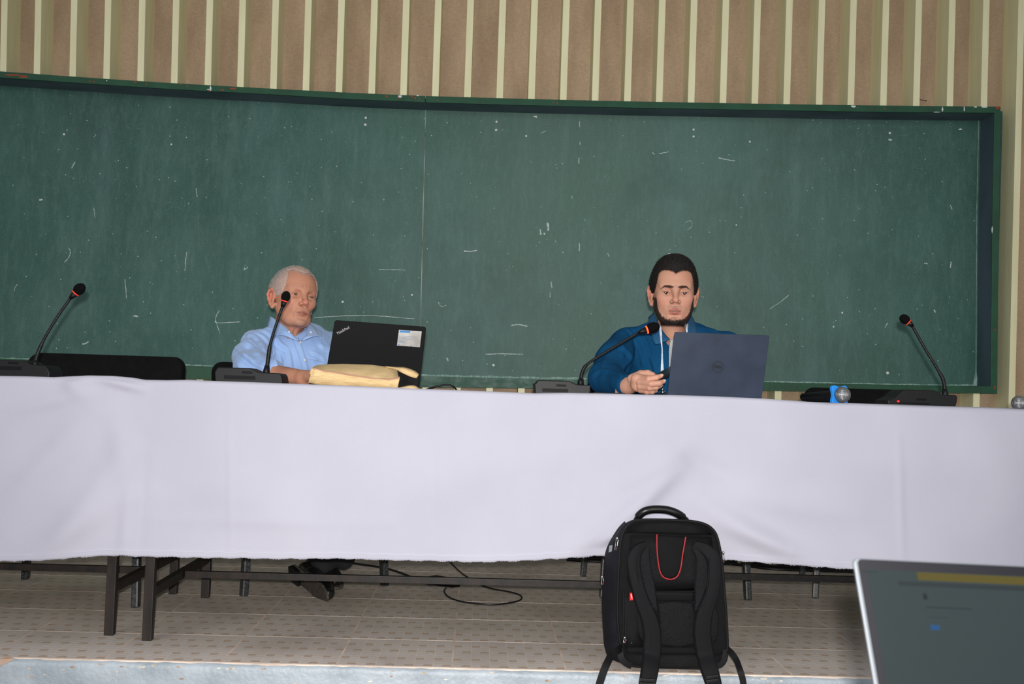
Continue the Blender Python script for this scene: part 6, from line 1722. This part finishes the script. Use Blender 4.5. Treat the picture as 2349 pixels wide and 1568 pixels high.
# the hand with the phone: fingers reach to the right round the handset, thumb on top
f = Field(P(1405, 930, 3.72) * np.array([1, 0, 1]) + np.array([0, 3.42, 0]), P(1560, 830, 3.4) * np.array([1, 0, 1]) + np.array([.02, 3.70, .02]), .0017)
def h_(x, y, Y): return P(x, y, Y)
pc = h_(1470, 878, 3.565)
f.cap(wrR + (wrR - pc) * .9, wrR, .030, .0265, .01)
f.cap(wrR, pc, .0255, .022, .015)
f.ell(h_(1466, 881, 3.565), (.026, .018, .025), .015)
f.ell(h_(1462, 868, 3.555), (.022, .020, .018), .012)
FG = [
    ([h_(1470, 866, 3.545), h_(1488, 868.5, 3.512), h_(1506, 865.5, 3.508), h_(1516, 862, 3.512)], [.0115, .0100, .0088, .0074]),
    ([h_(1468, 875, 3.540), h_(1494, 880, 3.500), h_(1513, 878.5, 3.498), h_(1522, 874.5, 3.504)], [.0125, .0102, .0090, .0074]),
    ([h_(1470, 886, 3.542), h_(1490, 889.5, 3.508), h_(1506, 888, 3.508), h_(1515, 884.5, 3.516)], [.0120, .0096, .0084, .0070]),
    ([h_(1470, 894, 3.550), h_(1484, 898, 3.525), h_(1497, 898, 3.527), h_(1505, 896, 3.535)], [.0105, .0086, .0075, .0062]),
    ([h_(1450, 868, 3.590), h_(1470, 857, 3.585), h_(1486, 855.5, 3.575), h_(1498, 859, 3.565)], [.0160, .0125, .0108, .0086])]
for pts, rr_ in FG: f.chain(pts, rr_, .0035)
for pts, rr_ in FG[:4]:
    f.ell(pts[0], (rr_[0] * .95,) * 3, .004)
    for q in pts[1:3]: f.crease(q + np.array([0, -.009, -.006]), q + np.array([0, -.009, .006]), .0012, -.0005)
aV, aF = f.mesh()
fa2 = arm_hand(elL, wrL, (-.97, -.22, -.02), thumb_side=1, curl=.45)
aV2, aF2 = fa2.mesh()
sk = L3((198, 148, 125))
cA = np.tile(sk, (len(aV), 1)) * (.9 + .2 * hsh(aV, 90, 4))[:, None]
for pts, _ in FG:
    for q in (pts[1], pts[3]):
        w_ = (.35 * gz(aV, q, .010))[:, None]; cA = cA * (1 - w_) + L3((206, 124, 106)) * w_
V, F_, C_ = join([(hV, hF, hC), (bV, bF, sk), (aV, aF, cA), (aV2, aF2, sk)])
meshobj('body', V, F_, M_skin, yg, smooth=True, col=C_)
M_nail = mat('fingernail', (222, 176, 160), .3)
nl_ = []
for i in (0, 1):
    a, b = FG[i][0][2], FG[i][0][3]; d = (b - a) / np.linalg.norm(b - a); c0 = b + d * .002 + np.array([-.0, -.0062, .002])
    nl_.append((c0, d, np.array([.1, -1, .35]), .0048))
for q in nl_: nails([q]).build('fingernail', M_nail, yg, smooth=True)
eyes(tf2, yg, sc2, M_iris_y, (.06, -1, -.12), -.0040)
V, F_, C_, N = hair(False); V = tf2(V); N = N @ (np.array(tf2(np.eye(3))) - tf2(np.zeros((3, 3)))) / sc2
hm2 = meshobj('hair', V, F_, M_hairm, yg, smooth=True, col=C_, label='short black hair')
sv, sf_, scol = strands(V, N, C_, 16000, .0042, .00045, (0, -.5, .6), 4, N[:, 2] > -.6)
meshobj('hair_strands', sv, sf_, M_hairm, hm2, col=scol, kind='stuff')
sv, sf_, scol = strands(hV, vnormals(hV, hF), np.tile(L3((30, 24, 22)), (len(hV), 1)), 1500, .0040, .0003, (0, -.5, .0), 14, EDGE_Y)
meshobj('hair_strands', sv, sf_, M_hairm, hm2, col=scol, kind='stuff')
# beard: short bristles over the dark jaw
m = HEAD_MASK['beard']
hN = vnormals(hV, hF)
sv, sf_, scol = strands(hV, hN, np.tile(L3((20, 16, 15)), (len(hV), 1)), 5000, .0032, .0004, (0, -.1, -1.3), 6, m)
meshobj('beard', sv, sf_, M_hairm, yg, col=scol, kind='stuff', label='short black chin-strap beard')

# polo shirt
M_polo = mat('petrol_blue_knit', (20, 76, 116), .95, spec=.08, c2=(16, 68, 106), nscale=6, bump=.25, bscale=1200)
fs_ = Field((.30, 3.5, .45), (1.33, 4.62, 1.16), .005)
fs_.cap(hip, np.array([chest[0], 4.26, .68]), .150, .145, .05); fs_.cap(np.array([chest[0], 4.26, .68]), chest, .145, .150, .06)
fs_.ell(chest + np.array([0, 0, .02]), (.185, .125, .14), .05)
fs_.cap(shR + np.array([.02, 0, -.004]), shL - np.array([.02, 0, .004]), .062, .062, .06)
fs_.cap(neck + np.array([-.03, .015, .008]), shR + np.array([.012, 0, .022]), .044, .046, .03); fs_.cap(neck + np.array([.03, .015, .004]), shL + np.array([-.012, 0, .020]), .044, .046, .03)
fs_.chain([shR, (shR + elR) / 2 + np.array([-.006, .0, .006]), elR + np.array([0, 0, .004])], [.062, .062, .056], .03)
cuff = wrR + (elR - wrR) * .10
fs_.chain([elR + np.array([0, 0, .003]), cuff], [.057, .037], .02)
fs_.chain([shL, elL], [.062, .056], .03); fs_.chain([elL, wrL + (elL - wrL) * .1], [.056, .036], .02)
fs_.cap(P(1541, 779, 3.93), P(1545, 755, 3.97), .004, .034, .004, 'sub'); fs_.cap(P(1545, 755, 3.97), neck + np.array([0, 0, .06]), .034, .060, .006, 'sub'); fs_.cap(neck + np.array([0, -.01, .03]), neck + np.array([0, 0, .12]), .054, .066, .006, 'sub')
for (x0, y0, Y0, x1, y1, Y1, r, a) in [
    (1452, 752, 4.04, 1466, 830, 4.0, .012, -.006), (1432, 770, 4.04, 1450, 850, 3.96, .014, .006), (1400, 800, 4.0, 1380, 860, 3.9, .012, -.004), (1466, 790, 4.0, 1452, 868, 3.97, .010, -.009), (1480, 770, 4.0, 1508, 850, 4.0, .012, .005),
    (1500, 800, 4.0, 1520, 860, 4.0, .008, -.005), (1440, 745, 4.05, 1480, 742, 4.05, .008, .004), (1390, 870, 3.88, 1450, 850, 3.96, .012, .007), (1400, 862, 3.86, 1440, 858, 3.9, .007, -.005),
    (1620, 752, 4.06, 1604, 790, 4.02, .012, -.005), (1585, 745, 4.04, 1600, 800, 4.0, .010, .004), (1470, 850, 3.95, 1500, 870, 3.95, .012, -.006), (1412, 890, 3.74, 1428, 868, 3.72, .006, -.003), (1635, 748, 4.06, 1660, 770, 4.05, .008, .004)]:
    fs_.crease(fr(x0, y0, Y0), fr(x1, y1, Y1), r, a)
V, F_ = fs_.mesh()
N = vnormals(V, F_); V = V + N * ((hsh(V, 34, 31) - .5) * .010 + (hsh(V * np.array([1.3, 1, .6]), 90, 18) - .5) * .002)[:, None] * np.clip(1 - gz(V, cuff, .05) * 1.2 - gz(V, neck, .09), 0, 1)[:, None]
V = cloth_folds(V, vnormals(V, F_), [
    ([(1423, 743), (1442, 757), (1456, 776), (1461, 794)], 2.2, .004), ([(1459, 779), (1467, 803), (1476, 842)], 4, .006), ([(1418, 791), (1442, 808), (1450, 828)], 4, .005), ([(1462, 799), (1454, 828), (1435, 852), (1428, 866)], 4.5, -.009),
    ([(1355, 862), (1377, 850), (1406, 853), (1430, 862)], 3.5, .006), ([(1476, 757), (1493, 787), (1503, 820)], 4, .006), ([(1478, 730), (1455, 737), (1443, 734)], 2.5, .004), ([(1595, 736), (1616, 741), (1642, 750)], 3, .005),
    ([(1612, 752), (1626, 750), (1640, 757)], 3, .004), ([(1400, 800), (1386, 826), (1380, 850)], 5, .004), ([(1490, 810), (1500, 840), (1506, 862)], 4, .005), ([(1432, 866), (1430, 880), (1434, 896)], 2.5, .003), ([(1440, 762), (1430, 790), (1428, 820)], 5, .004)])
polo = meshobj('polo_shirt', V, F_, M_polo, yg, smooth=True)
M_rib = mat('ribbed_collar', (26, 86, 126), .8, bump=.6, bscale=700, bstretch=(.2, .2, 2))
leaf([(1500, 716), (1504, 728), (1511, 742), (1519, 757), (1528, 769), (1537, 778)], [(1487, 728), (1490, 742), (1494, 762), (1499, 782), (1505, 791), (1536, 779)], [4.06, 4.01, 3.965, 3.93, 3.915, 3.905], [4.06, 4.0, 3.94, 3.90, 3.89, 3.90], 'collar_leaf', polo, M_rib, .006)
leaf([(1578, 722), (1577, 732), (1575, 744), (1572, 758), (1568, 768)], [(1588, 726), (1594, 738), (1598, 752), (1600, 766), (1598, 780)], [4.04, 4.0, 3.96, 3.93, 3.91], [4.06, 4.02, 3.96, 3.92, 3.90], 'collar_leaf', polo, M_rib, .006)
leaf([(1575, 742), (1573, 752), (1570, 762), (1566, 772)], [(1579, 742), (1578, 754), (1576, 764), (1574, 774)], [3.955, 3.94, 3.93, 3.92], [3.955, 3.94, 3.93, 3.92], 'inner_collar', polo, mat('grey_knit', (170, 170, 168), .8), .001)
# patterned placket: white and charcoal knit
def checker():
    m = bpy.data.materials.new('patterned_placket'); m.use_nodes = True; nt = m.node_tree; b = nt.nodes['Principled BSDF']; b.inputs['Roughness'].default_value = .8
    tc = nt.nodes.new('ShaderNodeTexCoord'); mp = nt.nodes.new('ShaderNodeMapping'); mp.inputs['Rotation'].default_value = (0, math.radians(45), 0)
    ch = nt.nodes.new('ShaderNodeTexChecker'); ch.inputs['Scale'].default_value = 420
    ch.inputs[1].default_value = lin((226, 226, 224)) + (1,); ch.inputs[2].default_value = lin((52, 56, 66)) + (1,)
    ln(nt, tc.outputs['Object'], mp.inputs[0]); ln(nt, mp.outputs[0], ch.inputs[0]); ln(nt, ch.outputs[0], b.inputs['Base Color']); return m
leaf([(1538, 778), (1534.5, 800), (1534.5, 825), (1534, 850)], [(1549, 777), (1547, 790), (1543, 800), (1537, 850)], [3.905, 3.90, 3.90, 3.90], [3.905, 3.90, 3.90, 3.90], 'placket', polo, checker(), .001)
# lanyard: a white band down the chest with its clip
M_lan = mat('white_lanyard', (214, 222, 230), .5, c2=(170, 182, 200), nscale=50)
def band(L, R_, Ys, nm):
    return leaf(L, R_, Ys, Ys, nm, yg, M_lan, .0, .001)
band([(1511.5, 745), (1513, 762), (1515, 782), (1518, 800), (1516.5, 825), (1515.5, 852)], [(1516.5, 747), (1518.5, 764), (1519, 784), (1520, 800), (1521, 825), (1523, 852)], [3.90, 3.89, 3.875, 3.87, 3.86, 3.85], 'lanyard')
band([(1572.5, 745), (1573, 756), (1574, 770)], [(1577, 745), (1577.5, 756), (1578, 770)], [3.925, 3.90, 3.89], 'lanyard')
band([(1518, 850), (1518.5, 868), (1519, 886)], [(1522, 850), (1521.5, 868), (1521, 886)], [3.83, 3.72, 3.60], 'lanyard')
ck_ = MB().tube([P(1519.5, 886, 3.585), P(1519.5, 896, 3.58)], .0035, 10).tube([P(1515.5, 899, 3.58), P(1526, 899, 3.58)], .0042, 10)
ck_.build('lanyard_clip', M_zip, yg, smooth=True)
# trousers, shoes
ft = Field((.4, 3.75, .03), (1.2, 4.62, .64), .009)
ft.ell(hip, (.18, .16, .10), .03)
ft.chain([hip + np.array([-.08, 0, 0]), kn1, an1 + np.array([0, 0, .02])], [.092, .074, .056], .03); ft.chain([hip + np.array([.08, 0, 0]), kn2, an2 + np.array([0, 0, .02])], [.092, .074, .056], .03)
V2, F2 = ft.mesh(); meshobj('trousers', V2, F2, mat('dark_jeans', (30, 34, 48), .85, bump=.2, bscale=600), yg, smooth=True)
old_keep = old; old = yg
shoe((an1[0], an1[1] + .05, .012), (an1[0] - .01, an1[1] - .23, .012), (0, 0, -1), ''); shoe((an2[0], an2[1] + .05, .012), (an2[0] + .01, an2[1] - .23, .012), (0, 0, -1), '')
# phone
a = P(1491, 876, 3.535); b = P(1541, 848, 3.60)
d = (b - a) / np.linalg.norm(b - a)
ph = MB().bar(tuple(a), tuple(b + d * .07), .0085, .072, up=(.0, .985, .17), bev=.003)
ph = ph.build('phone', mat('phone_black', (14, 14, 16), .25), None, origin=a)
tag(ph, 'black smartphone held in the hand of the dark-haired man', 'phone')
MB().bar(tuple(a + d * .006 + np.array([0, .0036, .0028])), tuple(b + d * .064 + np.array([0, .0036, .0028])), .0018, .064, up=(.0, .985, .17)).build('phone_screen', M_scr, ph)
